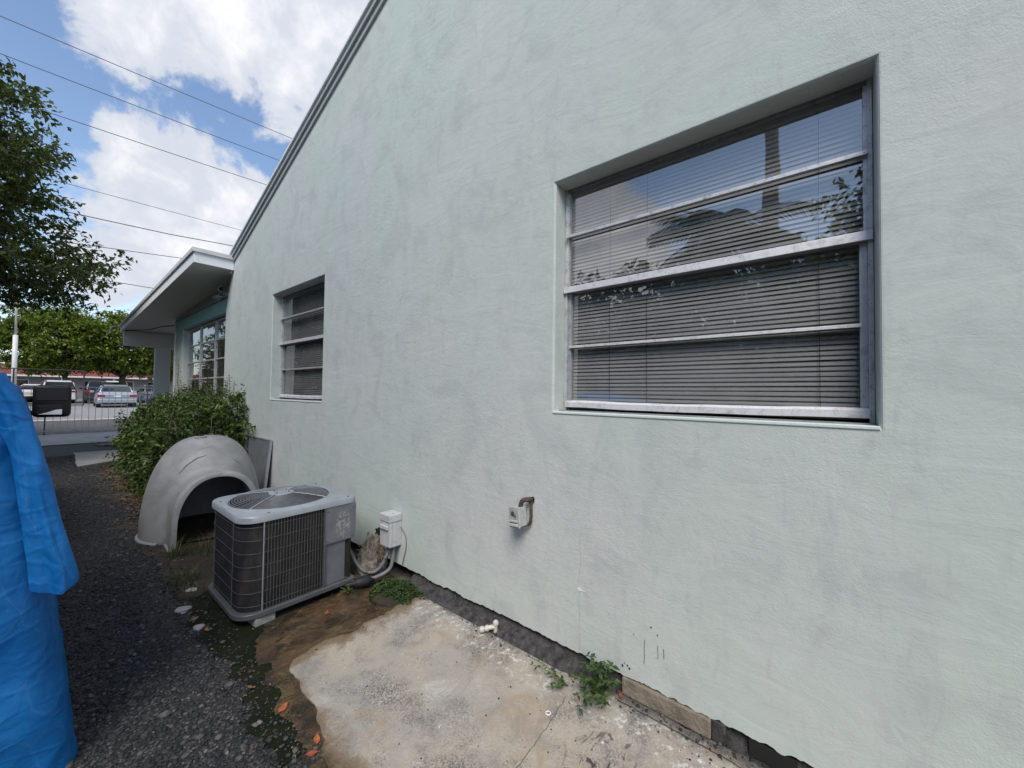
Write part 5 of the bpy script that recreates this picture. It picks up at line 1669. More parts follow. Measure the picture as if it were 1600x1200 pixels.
def tuft(label, base, n, h, spread, seed):
    r = np.random.default_rng(seed)
    t = thing('grass_tuft', label, 'grass', 'grass tufts beside the dog house and condenser', base)
    V, F = [], []
    for k in range(n):
        az = r.uniform(0, 2 * PI)
        q = math.sqrt(r.uniform(0, 1)) * spread
        p = np.array(base) + np.array([q * math.cos(az), q * math.sin(az), 0])
        hh = h * r.uniform(0.45, 1.15)
        lean = r.uniform(0.15, 0.8) * hh
        a2 = az + r.uniform(-1, 1)
        d = np.array([math.cos(a2), math.sin(a2), 0])
        s = np.array([-d[1], d[0], 0]) * r.uniform(0.0018, 0.004)
        o_ = len(V)
        for i in range(4):
            u = i / 3
            c = p + d * lean * u * u + np.array([0, 0, hh * (u - 0.22 * u * u)])
            V += [c - s * (1 - u * 0.9), c + s * (1 - u * 0.9)]
        F += [(o_ + 2 * i, o_ + 2 * i + 1, o_ + 2 * i + 3, o_ + 2 * i + 2) for i in range(3)]
    L(from_np('blades', np.array(V), np.array(F), GRASS, t))
    L(MB().lathe([(spread * 0.8, 0.0), (spread * 0.5, 0.012), (0, 0.016)], 10, (base[0], base[1], base[2])).build('root_mat', SOIL, t, smooth=True))
tuft('grass tuft growing at the dog house doorway', (-1.08, 4.50, 0.0), 50, 0.20, 0.06, 71)
tuft('long arching grass inside the dog house doorway', (-0.88, 4.42, 0.0), 45, 0.22, 0.12, 72)
tuft('short grass tuft between driveway and condenser', (-1.13, 3.92, 0.0), 120, 0.10, 0.11, 73)
tuft('sparse grass beside the left coil of the condenser', (-1.15, 3.62, 0.0), 60, 0.06, 0.10, 74)
tuft('grass tuft at the edge of the small concrete pad', (-0.95, 10.7, 0.0), 90, 0.13, 0.2, 75)
tuft('low grass along the sidewalk beside the shrub', (-0.55, 14.7, 0.02), 160, 0.12, 0.5, 76)

def dead_leaf(x, y, z, s, rot, mat, label, tilt=0.2):
    m = MB()
    vs = []
    pr = [0.0, 0.55, 0.9, 1.0, 0.85, 0.5, 0.0]
    for i, w in enumerate(pr):
        u = i / 6 - 0.5
        cl = 0.25 * abs(u) * s
        vs += [(u * s, -w * s * 0.26, cl + 0.06 * s * w), (u * s, 0, cl), (u * s, w * s * 0.26, cl + 0.08 * s * w)]
    m.add(vs, [(3 * i + j, 3 * i + j + 1, 3 * i + j + 4, 3 * i + j + 3) for i in range(6) for j in range(2)])
    m.tube([(0.5 * s, 0, 0.12 * s), (0.68 * s, 0.03 * s, 0.06 * s)], 0.0012, 4)
    o = m.build('dead_leaf', mat)
    o.location = (x, y, z)
    o.rotation_euler = (tilt, -tilt * 0.5, rot)
    tag(o, label, 'leaf', 'dead leaves on the ground')
dead_leaf(-1.115, 1.98, 0.016, 0.055, 0.5, DEADLEAF, 'curled orange dead leaf on the moss between driveway and slab')
dead_leaf(-1.165, 2.24, 0.014, 0.045, 2.2, BROWNLEAF, 'brown dead leaf on the moss at the driveway edge')
dead_leaf(-1.09, 1.69, 0.018, 0.05, 1.1, DEADLEAF, 'orange dead leaf at the near end of the rusty rim')
dead_leaf(-1.13, 1.64, 0.018, 0.045, -0.7, REDLEAF, 'dark red dead leaf at the near end of the rusty rim')
dead_leaf(-0.035, 0.795, 0.027, 0.035, 0.3, REDLEAF, 'brick red dead leaf beside the wall foot weed')
dead_leaf(-0.62, 2.60, 0.018, 0.05, 0.9, REDLEAF, 'red brown dead leaf on the wet ground before the condenser')
dead_leaf(-1.20, 3.18, 0.014, 0.05, 0.2, BROWNLEAF, 'brown dead leaf beside the condenser base pan')
dead_leaf(-1.18, 2.98, 0.014, 0.045, 1.6, DEADLEAF, 'orange dead leaf beside the front corner of the condenser')
dead_leaf(-0.30, 2.50, 0.018, 0.04, 2.6, DEADLEAF, 'orange dead leaf beside the green ground cover')
dead_leaf(-1.19, 3.45, 0.012, 0.045, 2.9, BROWNLEAF, 'brown dead leaf beside the sparse grass')
for (x, y, s, rz, lb) in ((-1.22, 3.38, 0.045, 0.4, 'pale flat stone beside the left coil of the condenser'), (-1.20, 3.06, 0.032, 1.2, 'pale stone beside the front corner of the condenser'), (-1.12, 3.66, 0.035, 2.0, 'grey stone between grass tuft and condenser')):
    bm = bmesh.new()
    bmesh.ops.create_icosphere(bm, subdivisions=2, radius=s)
    for v in bm.verts:
        v.co *= 1 + 0.28 * n1(v.co.x * 30, v.co.y * 30, v.co.z * 30 + s * 100)
        v.co.z *= 0.42
    me = bpy.data.meshes.new('stone')
    bm.to_mesh(me)
    bm.free()
    me.materials.append(PALE_BLOCK)
    o = bpy.data.objects.new('stone', me)
    COL.objects.link(o)
    o.location = (x, y, 0.012)
    o.rotation_euler.z = rz
    tag(o, lb, 'stone', 'loose stones beside the condenser')
m = MB()
m.tube([(-0.345 + 0.011 * math.cos(a * PI / 8), 1.012 + 0.011 * math.sin(a * PI / 8), 0.0245) for a in range(17)], 0.0026, 6)
tag(m.build('plastic_ring', simple('white_plastic', (0.75, 0.75, 0.73), 0.5), None, smooth=True), 'small white plastic ring lying on the concrete slab', 'ring')
# brown litter under the shrub, twigs, and grit on the driveway
r = np.random.default_rng(81)
n = 2600
y_ = r.uniform(5.9, 10.6, n)
x_ = -0.93 - np.abs(r.normal(0, 0.17, n)) + r.uniform(0, 0.35, n)
C = np.stack([x_, y_, np.full(n, 0.012) + r.uniform(0, 0.02, n)], 1)
V, F = leaf_arrays(C, r.normal(0, 1, (n, 3)) * np.array([1, 1, 0.15]), r.normal(0, 0.3, (n, 3)) + np.array([0, 0, 1]), r.uniform(0.02, 0.06, n), r.uniform(0.01, 0.022, n))
stuff(from_np('leaf_litter', V, F, DRY), 'brown leaf litter strewn under the shrub edge', 'litter')
r2 = np.random.default_rng(88)
n = 520
y_ = r2.uniform(1.6, 5.6, n)
x_ = -1.16 + r2.normal(0, 0.07, n) + np.where(r2.random(n) < 0.45, r2.uniform(0, 0.8, n) * (y_ > 2.45), 0)
C = np.stack([x_, y_, np.full(n, 0.013) + r2.uniform(0, 0.006, n)], 1)
V, F = leaf_arrays(C, r2.normal(0, 1, (n, 3)) * np.array([1, 1, 0.12]), r2.normal(0, 0.3, (n, 3)) + np.array([0, 0, 1]), r2.uniform(0.006, 0.022, n), r2.uniform(0.003, 0.008, n))
stuff(from_np('soil_litter', V, F, DRY), 'small brown leaf bits strewn on the damp soil by the condenser', 'litter')
m = MB()
for k in range(110):
    yy, a = r.uniform(5.6, 9.8), r.uniform(0, PI)
    xx = -1.0 - abs(r.normal(0, 0.16)) + r.uniform(0, 0.3)
    ln = r.uniform(0.05, 0.28)
    d = Vector((math.cos(a), math.sin(a), r.uniform(-0.03, 0.12)))
    p = Vector((xx, yy, 0.016))
    m.tube([p, p + d * ln * 0.5 + Vector((0, 0, 0.01)), p + d * ln], 0.0022, 4)
stuff(m.build('fallen_twigs', TWIG), 'dry twigs scattered beside the shrub and dog house', 'twigs')
ico = bmesh.new()
bmesh.ops.create_icosphere(ico, subdivisions=1, radius=1.0)
iv = np.array([v.co[:] for v in ico.verts])
iff = np.array([[l.vert.index for l in f.loops] for f in ico.faces])
ico.free()
def pebbles(name, n, xr, yr, size, mat, seed, label, z0=0.0, accept=None):
    r = np.random.default_rng(seed)
    X, Y = r.uniform(*xr, n), yr[0] + (yr[1] - yr[0]) * r.uniform(0, 1, n) ** 1.7
    if accept is not None:
        k = accept(X, Y, r)
        X, Y = X[k], Y[k]
        n = len(X)
    s = np.minimum(size * r.lognormal(-0.1, 0.62, n), size * 3.2)
    V = iv[None] * (1 + r.normal(0, 0.2, (n, len(iv), 1)))
    V = V * s[:, None, None] * np.array([1, 0.85, 0.55])
    a = r.uniform(0, 2 * PI, n)
    ca, sa = np.cos(a)[:, None], np.sin(a)[:, None]
    V = np.stack([V[..., 0] * ca - V[..., 1] * sa, V[..., 0] * sa + V[..., 1] * ca, V[..., 2]], -1)
    V += np.stack([X, Y, np.full(n, z0) + s * 0.15], 1)[:, None]
    F = iff[None] + (np.arange(n) * len(iv))[:, None, None]
    stuff(from_np(name, V.reshape(-1, 3), F.reshape(-1, 3), mat), label, 'gravel')
def mk_grit():
    m, g = new_mat('asphalt_grit')
    col = g.ramp(g.island, [(0.0, (0.012, 0.012, 0.013)), (0.55, (0.030, 0.030, 0.032)), (0.93, (0.060, 0.059, 0.060)), (1.0, (0.17, 0.16, 0.15))])
    finish(g, principled(g, color=col, rough=0.75))
    return m
GRIT = mk_grit()
STONEM = simple('loose_grey_stone', (0.085, 0.082, 0.080), 0.85, vary=0.5, scale=60)
pebbles('asphalt_gravel', 60000, (-2.1, -1.05), (1.2, 13), 0.0045, GRIT, 82, 'dark loose gravel over the worn driveway', 0.001)
pebbles('driveway_stones', 420, (-2.0, -1.08), (1.25, 7), 0.0095, STONEM, 85, 'larger loose grey stones on the worn driveway', 0.002)
pebbles('slab_grit', 420, (-1.1, -0.05), (0.4, 2.4), 0.0019, GRIT, 83, 'fine dark grit scattered on the concrete slab', 0.021)
pebbles('wall_foot_crumbs', 1400, (-0.13, 0.02), (-0.6, 2.4), 0.0030, GRIT, 86, 'dark crumbs of mortar and dirt along the wall foot', 0.024, lambda X, Y, r: r.random(len(X)) < np.clip((X + 0.14) / 0.10, 0.05, 1))
pebbles('soil_gravel', 900, (-1.27, -1.08), (1.6, 5.2), 0.0045, GRIT, 84, 'gravel in the damp soil along the driveway edge', 0.012)
# insulation and rubble spilling from the hole behind the condenser
rb = thing('rubble_heap', 'fibrous grey rubble heap spilling from a hole in the wall behind the condenser', 'rubble', None, (-0.10, 2.95, 0))
m = MB()
rr2 = np.random.default_rng(91)
vs = []
for i in range(15):
    for j in range(24):
        t, a = i / 14, 2 * PI * j / 24
        q = math.sin(t * PI / 2)
        nz_ = 1 + 0.35 * n1(math.cos(a) * 3, math.sin(a) * 3, t * 5) + 0.2 * n1(math.cos(a) * 9, math.sin(a) * 9, t * 9)
        vs.append((min(-0.004, -0.09 + 0.13 * q * math.cos(a) * nz_), 2.93 + 0.12 * q * math.sin(a) * nz_, max(0.0, 0.27 * math.cos(t * PI / 2) * nz_)))
m.add(vs, [(i * 24 + j, i * 24 + (j + 1) % 24, (i + 1) * 24 + (j + 1) % 24, (i + 1) * 24 + j) for i in range(14) for j in range(24)])
L(m.build('mound', simple('fibrous_debris', (0.20, 0.175, 0.145), 0.95, vary=0.5, scale=40, bump=1.0, bscale=70), rb))
m = MB()
for k in range(130):
    a, zz = rr2.uniform(0, 2 * PI), rr2.uniform(0.02, 0.26)
    q = math.sqrt(max(0.0, 1 - (zz / 0.30) ** 2))
    p = Vector((min(-0.01, -0.09 + 0.14 * q * math.cos(a)), 2.93 + 0.13 * q * math.sin(a), zz))
    d = Vector(rr2.normal(0, 1, 3)).normalized() * 0.035
    m.tube([p - d, p + d], 0.0022, 4)
o = L(m.build('fibres', TWIG, rb))
o['kind'] = 'stuff'
m = MB()
pts = [(-0.0025, 2.97 + 0.075 * (0.75 + 0.5 * random.random()) * math.cos(a * PI / 9), 0.29 + 0.045 * (0.7 + 0.6 * random.random()) * math.sin(a * PI / 9)) for a in range(18)]
m.add(pts, [tuple(range(18))])
L(m.build('wall_hole_shade', HOLE_SHADE, rb))  # no real cavity: the hole's inner shade is painted on a flat patch

# ================================================================== TARP AND TRUCK
def mk_tarp():
    m, g = new_mat('blue_poly_tarp')
    nz = g.noise(g.pos, 3.0, 5, 0.6, 0.6)
    col = g.mix(g.smooth(nz, 0.35, 0.7), (0.004, 0.145, 0.47), (0.009, 0.195, 0.56))
    wv = g.math('MULTIPLY', g.math('SINE', g.math('MULTIPLY', g.add('ShaderNodeSeparateXYZ', None, {0: g.pos}).outputs['Z'], 1400.0)), g.math('SINE', g.math('MULTIPLY', g.add('ShaderNodeSeparateXYZ', None, {0: g.pos}).outputs['X'], 1400.0)))
    scr = g.smooth(g.noise(g.mapping(g.pos, (6, 1, 1.5), rot=(0, 0.5, 0)), 12, 5, 0.7, 0.4), 0.62, 0.74)
    col = g.mix(g.math('MULTIPLY', scr, 0.30), col, (0.16, 0.27, 0.42))
    h = g.math('ADD', g.math('MULTIPLY', wv, 0.0006), g.math('MULTIPLY', g.noise(g.mapping(g.pos, (1, 1, 0.7), rot=(0, 0.5, 0)), 8, 6, 0.66, 0.9), 0.012))
    wp = g.add('ShaderNodeVectorMath', {'operation': 'MULTIPLY_ADD'}, {0: g.add('ShaderNodeTexNoise', None, {'Vector': g.pos, 'Scale': 3.0, 'Detail': 3.0}).outputs[1], 1: (0.25, 0.25, 0.25), 2: g.pos}).outputs[0]
    e1 = g.voro(g.mapping(wp, (1.5, 1.5, 0.7), rot=(0, 0.6, 0)), 3.6, 'DISTANCE_TO_EDGE')
    e2 = g.voro(g.mapping(wp, (0.7, 1.0, 1.6), rot=(0, -0.5, 0)), 9.0, 'DISTANCE_TO_EDGE')
    h = g.math('ADD', h, g.math('MULTIPLY', g.smooth(e1, 0.0, 0.22), -0.010))
    h = g.math('ADD', h, g.math('MULTIPLY', g.smooth(e2, 0.0, 0.20), -0.0028))
    col = g.mix(g.math('MULTIPLY', g.smooth(e1, 0.018, 0.0), 0.14), col, (0.14, 0.32, 0.55))
    p = principled(g, color=col, rough=0.52, spec=0.4, normal=g.bump(h, 0.6, 1.0))
    t = g.add('ShaderNodeBsdfTranslucent', None, {0: col}).outputs[0]
    finish(g, g.add('ShaderNodeMixShader', None, {0: 0.15, 1: p, 2: t}).outputs[0])
    return m
TARP = mk_tarp()
tp = thing('tarp', 'crumpled blue plastic tarp draped over the front of the truck at left', 'tarp', None, (-3.0, 3.2, 0))
def cx(z, flap=False):
    if z > 1.53:
        return -1.945
    return float(np.interp(z, [0.0, 0.35, 0.72, 0.95, 1.27, 1.53], [-1.738, -1.785, -1.835, -1.850, -1.885, -1.945]))
def plan(c, ny, n=120):
    pts = [Vector((-4.35, 4.15, 0)), Vector((-4.35, ny + 0.15, 0)), Vector((-4.2, ny, 0)), Vector((c - 0.10, ny, 0))]
    for k in range(1, 7):
        a = -PI / 2 + (PI / 2) * k / 6
        pts.append(Vector((c - 0.10 + 0.10 * math.cos(a), ny + 0.10 + 0.10 * math.sin(a), 0)))
    pts.append(Vector((c - 0.02, 4.15, 0)))
    # even resampling
    ln = [0]
    for a, b in zip(pts, pts[1:]):
        ln.append(ln[-1] + (b - a).length)
    out = []
    for i in range(n):
        s = ln[-1] * i / (n - 1)
        k = max(j for j in range(len(ln)) if ln[j] <= s + 1e-9)
        k = min(k, len(pts) - 2)
        out.append(pts[k].lerp(pts[k + 1], (s - ln[k]) / (ln[k + 1] - ln[k])))
    return out
NPT = 260
rows = []
levels = [(z, 0.0) for z in np.linspace(0.005, 1.50, 75)] + [(1.525, 0.02), (1.545, 0.05), (1.56, 0.12), (1.58, 0.3), (1.60, 0.6), (1.605, 1.0)]
vs = []
for (z, ins) in levels:
    P = plan(cx(z), 2.30 - 0.015 * math.sin(z * 3), NPT)
    for i, p in enumerate(P):
        s = i / (NPT - 1) * 8.0
        t = (P[min(i + 1, NPT - 1)] - P[max(i - 1, 0)]).normalized()
        nrm = Vector((t.y, -t.x, 0))
        amp = 0.006 if ins == 0 else 0.004
        fade = min(1.0, (1.55 - z) * 1.4 + 0.25) if z < 1.5 else 0.2
        d = amp * fade * (1.2 * n1(s * 3.0, z * 1.1, 0.3) + 0.9 * n1(s * 7 + z * 4, z * 2.5, 4.0) + 0.5 * n1(s * 17, z * 6, 9.0))
        d += 0.006 * n1(s * 1.4 - z * 5.0, z * 3.0, 2.0)
        if not ins:
            c1 = 1 - min(1.0, abs(n1(s * 2.2 + z * 1.3, z * 1.6 - s * 0.7, 7.7)) * 7)
            c2 = 1 - min(1.0, abs(n1(s * 3.1 - z * 2.6, z * 1.1, 3.1)) * 9)
            d += 0.005 * c1 ** 3 + 0.004 * c2 ** 3
            d += 0.013 * (crease(s * 2.4 + 0.5 * z, z * 1.5 - 0.35 * s, 0.4) - 0.4) + 0.010 * (crease(s * 6.0 - z, z * 3.6 + s, 2.4) - 0.4)
        q = p + nrm * d
        if ins:
            cpt = Vector((-3.1, 3.4, 0))
            dirv = (cpt - q)
            q = q + dirv.normalized() * min(ins, dirv.length * 0.98)
        vs.append((q.x, q.y, z + (0.02 * n1(q.x * 2, q.y * 2) if ins > 0.1 else 0)))
NL = len(levels)
L(MB().add(vs, [(i * NPT + j, i * NPT + j + 1, (i + 1) * NPT + j + 1, (i + 1) * NPT + j) for i in range(NL - 1) for j in range(NPT - 1)]).build('sheet', TARP, tp, smooth=True))
# overhanging corner flap with its own hem
vs = []
NI, NJ = 46, 30
for i in range(NI):
    t = i / (NI - 1)
    zc = 1.545 - 0.76 * t
    xr = float(np.interp(zc, [0.78, 0.81, 1.0, 1.27, 1.45, 1.545], [-1.760, -1.758, -1.805, -1.858, -1.905, -1.950]))
    xl = float(np.interp(t, [0, 0.35, 1], [-2.02, -1.935, -1.875]))
    for j in range(NJ):
        u = j / (NJ - 1)
        if u < 0.55:
            k = u / 0.55
            x = xl + (xr - 0.03 - xl) * k
            yy = 2.262 - 0.045 * math.sin(PI * min(k, 1) * 0.5) - 0.012 * math.sin(k * PI * 2.0 + t * 2) * t
        else:
            k = (u - 0.55) / 0.45
            a = min(1.0, k * 2.2) * PI / 2
            x = xr - 0.03 + 0.03 * math.sin(a) - 0.10 * max(0, k - 0.45)
            yy = 2.217 + 0.03 * (1 - math.cos(a)) + 0.55 * max(0, k - 0.40) * (0.4 + 0.6 * t)
        zz = zc - 0.055 * t * (1 - abs(u - 0.35) * 1.4) + 0.012 * n1(u * 5, t * 2)
        d = 0.007 * n1(u * 6 + 1.3, t * 3.0, 5.5) + 0.004 * n1(u * 14, t * 9, 1.5)
        c1 = 1 - min(1.0, abs(n1(u * 3.0 + t * 1.5, t * 2.2, 6.7)) * 7)
        d += 0.004 * c1 ** 3 + 0.010 * (crease(u * 2.6 + t, t * 2.6, 1.4) - 0.4) + 0.008 * (crease(u * 6, t * 7 + u * 2, 3.4) - 0.4)
        vs.append((x + d * 0.4, yy - d, zz))
L(MB().add(vs, [(i * NJ + j, i * NJ + j + 1, (i + 1) * NJ + j + 1, (i + 1) * NJ + j) for i in range(NI - 1) for j in range(NJ - 1)]).build('corner_flap', TARP, tp, smooth=True))

PAINT_BLACK = simple('black_car_paint', (0.02, 0.02, 0.022), 0.25, vary=0.05)
MIRROR_BLACK = simple('black_mirror_plastic', (0.005, 0.0055, 0.007), 0.45, vary=0.2)
CHROME = simple('mirror_silver', (0.80, 0.80, 0.80), 0.06, metal=1.0, vary=0.02)
DARKGLASS = simple('tinted_car_glass', (0.012, 0.014, 0.016), 0.06, vary=0.05)
TYRE = simple('tyre_rubber', (0.02, 0.02, 0.02), 0.85)
RIM = simple('alloy_rim', (0.35, 0.35, 0.36), 0.35, metal=0.7)
def wheel(parent, x, y, z, r, w):
    t = MB().lathe([(r * 0.62, -w / 2), (r * 0.95, -w / 2), (r, -w / 2 + 0.03), (r, w / 2 - 0.03), (r * 0.95, w / 2), (r * 0.62, w / 2)], 28, (x, y, z), 'x').build('wheel', TYRE, parent, smooth=True, angle=40)
    k = MB().lathe([(r * 0.61, -w * 0.42), (r * 0.55, -w * 0.30), (r * 0.2, -w * 0.30), (0.0, -w * 0.36)], 20, (x, y, z), 'x')
    k.lathe([(r * 0.61, w * 0.42), (r * 0.55, w * 0.30), (r * 0.2, w * 0.30), (0.0, w * 0.36)], 20, (x, y, z), 'x')
    k.build('rim', RIM, t, smooth=True, angle=40)
    return t
def loft(sections, close=True):
    """sections: list of equal-length point loops"""
    m = MB()
    k = len(sections[0])
    m.add([p for s in sections for p in s], [(i * k + j, i * k + (j + 1) % k, (i + 1) * k + (j + 1) % k, (i + 1) * k + j) for i in range(len(sections) - 1) for j in range(k)])
    if close:
        m.add(sections[0], [tuple(range(k))])
        m.add(sections[-1], [tuple(range(k))])
    return m
def rrect_loop(hw, z0, z1, r, y, top_in=0.0, seg=4):
    p = rounded_rect(-hw, hw, z0, z1, (r, r, r, r), seg)
    return [(x * (1 - top_in * max(0, (z - z0) / (z1 - z0)) ** 2), y, z) for x, z in p]
tk = thing('pickup_truck', 'black pickup truck under the blue tarp with wide towing mirror showing', 'truck', None, (-3.22, 5.3, 0))
# front towards the camera (-Y)
secs = []
for (y, hw, z0, z1) in ((2.55, 0.86, 0.45, 1.05), (2.62, 0.95, 0.40, 1.15), (3.2, 1.0, 0.35, 1.22), (4.15, 1.01, 0.33, 1.25), (5.0, 1.01, 0.33, 1.22), (6.4, 1.01, 0.35, 1.22), (8.2, 1.01, 0.40, 1.22), (8.3, 0.98, 0.45, 1.20)):
    secs.append([(x - 3.22, y_, z) for x, y_, z in rrect_loop(hw, z0, z1, 0.10, y)])
L(loft(secs).build('body', PAINT_BLACK, tk, smooth=True, angle=35))
cab = []
for (y, hw, z1) in ((4.25, 0.93, 1.20), (4.95, 0.86, 1.86), (5.6, 0.86, 1.92), (6.3, 0.88, 1.86), (6.45, 0.92, 1.22)):
    cab.append([(x - 3.22, y_, z) for x, y_, z in rrect_loop(hw, 1.15, z1, 0.03 if z1 < 1.3 else 0.09, y, 0.12)])
L(loft(cab).build('cab', PAINT_BLACK, tk, smooth=True, angle=35))
for s in (-1, 1):
    m = MB().add([(-3.22 + s * 0.915, 4.75, 1.27), (-3.22 + s * 0.91, 6.2, 1.27), (-3.22 + s * 0.83, 6.1, 1.74), (-3.22 + s * 0.83, 5.05, 1.74)], [(0, 1, 2, 3)])
    L(m.build('side_window', DARKGLASS, tk))
for x in (-4.12, -2.32):
    for y in (3.35, 7.2):
        w_ = wheel(tk, x, y, 0.39, 0.39, 0.26)
        L(w_)
# towing mirror
mir = L(MB().box(-1.902, -1.722, 4.262, 4.372, 1.288, 1.516, bev=0.026).build('side_mirror', MIRROR_BLACK, tk, smooth=True, angle=50))
def LM(o):
    o.matrix_parent_inverse = Matrix.Identity(4)
    return o
LM(MB().box(-1.888, -1.738, 4.254, 4.2625, 1.405, 1.502, bev=0.004).build('upper_panel', MIRROR_BLACK, mir))
LM(MB().box(-1.884, -1.742, 4.2535, 4.2615, 1.398, 1.403).build('panel_seam', DARKGLASS, mir))
LM(MB().box(-1.884, -1.762, 4.252, 4.2615, 1.305, 1.372, bev=0.004).build('lower_panel', DARKGLASS, mir))
lm = MB()
lm.add([(-1.876, 4.2505, 1.310), (-1.766, 4.2505, 1.308), (-1.766, 4.2505, 1.345), (-1.795, 4.2505, 1.342), (-1.83, 4.2505, 1.325)], [(0, 1, 2, 3, 4)])
LM(lm.build('marker_lens', simple('pale_lens', (0.70, 0.72, 0.73), 0.25), mir))
L(MB().tube([(-1.90, 4.32, 1.415), (-1.99, 4.34, 1.412), (-2.2, 4.42, 1.40), (-2.32, 4.5, 1.38)], [0.022, 0.020, 0.022, 0.03], 10).build('mirror_arm', MIRROR_BLACK, tk, smooth=True))
L(MB().tube([(-1.89, 4.32, 1.318), (-1.99, 4.34, 1.315), (-2.2, 4.42, 1.30), (-2.32, 4.5, 1.28)], [0.018, 0.020, 0.022, 0.03], 10).build('mirror_arm', MIRROR_BLACK, tk, smooth=True))

# ================================================================== STREET END
WHITE_METAL = simple('white_fence_enamel', (0.50, 0.50, 0.49), 0.5, vary=0.15, dirt=0.4, dirtcol=(0.2, 0.18, 0.16))
DARK_METAL = simple('dark_fence_metal', (0.030, 0.030, 0.032), 0.6)
fn = thing('picket_fence', 'thin white metal picket fence along the sidewalk at the end of the driveway', 'fence', None, (0, 17.9, zg(17.9)))
FY = 17.9
fz = zg(FY) + 0.012
L(MB().box(-4.2, 3.2, FY - 0.012, FY + 0.012, fz + 1.42, fz + 1.445).build('rail', WHITE_METAL, fn))
L(MB().box(-4.2, 3.2, FY - 0.012, FY + 0.012, fz + 0.10, fz + 0.125).build('rail', WHITE_METAL, fn))
pk = None
x = -4.15
while x < 3.2:
    if pk is None:
        pk = MB().box(-0.006, 0.006, -0.006, 0.006, fz + 0.04, fz + 1.415).build('picket', WHITE_METAL, fn)
        o = pk
    else:
        o = twin(pk, fn)
    o.matrix_parent_inverse = Matrix.Translation(-Vector(fn.location))
    o.location = (x, FY, 0)
    x += 0.143
for x in (-4.2, -1.73, 3.2):
    L(MB().box(x - 0.018, x + 0.018, FY + 0.014, FY + 0.05, fz - 0.01, fz + 1.5).build('post', DARK_METAL, fn))
cf = thing('wire_fence', 'tall dark wire fence with thin posts across the street before the parked cars', 'fence', None, (0, 40.2, 0.25))
for x in (-12, -8, -4.4, -2.9, 0.12, 3.4, 6.8):
    L(MB().tube([(x, 40.2, 0.24), (x, 40.2, 2.72)], 0.04, 8).build('post', DARK_METAL, cf))
L(MB().tube([(-12, 40.2, 2.68), (0.12, 40.2, 2.68)], 0.03, 8).build('top_rail', DARK_METAL, cf))
for z in (0.9, 1.5, 2.1):
    L(MB().tube([(-12, 40.2, z), (6.8, 40.2, z)], 0.008, 5).build('wire', DARK_METAL, cf))

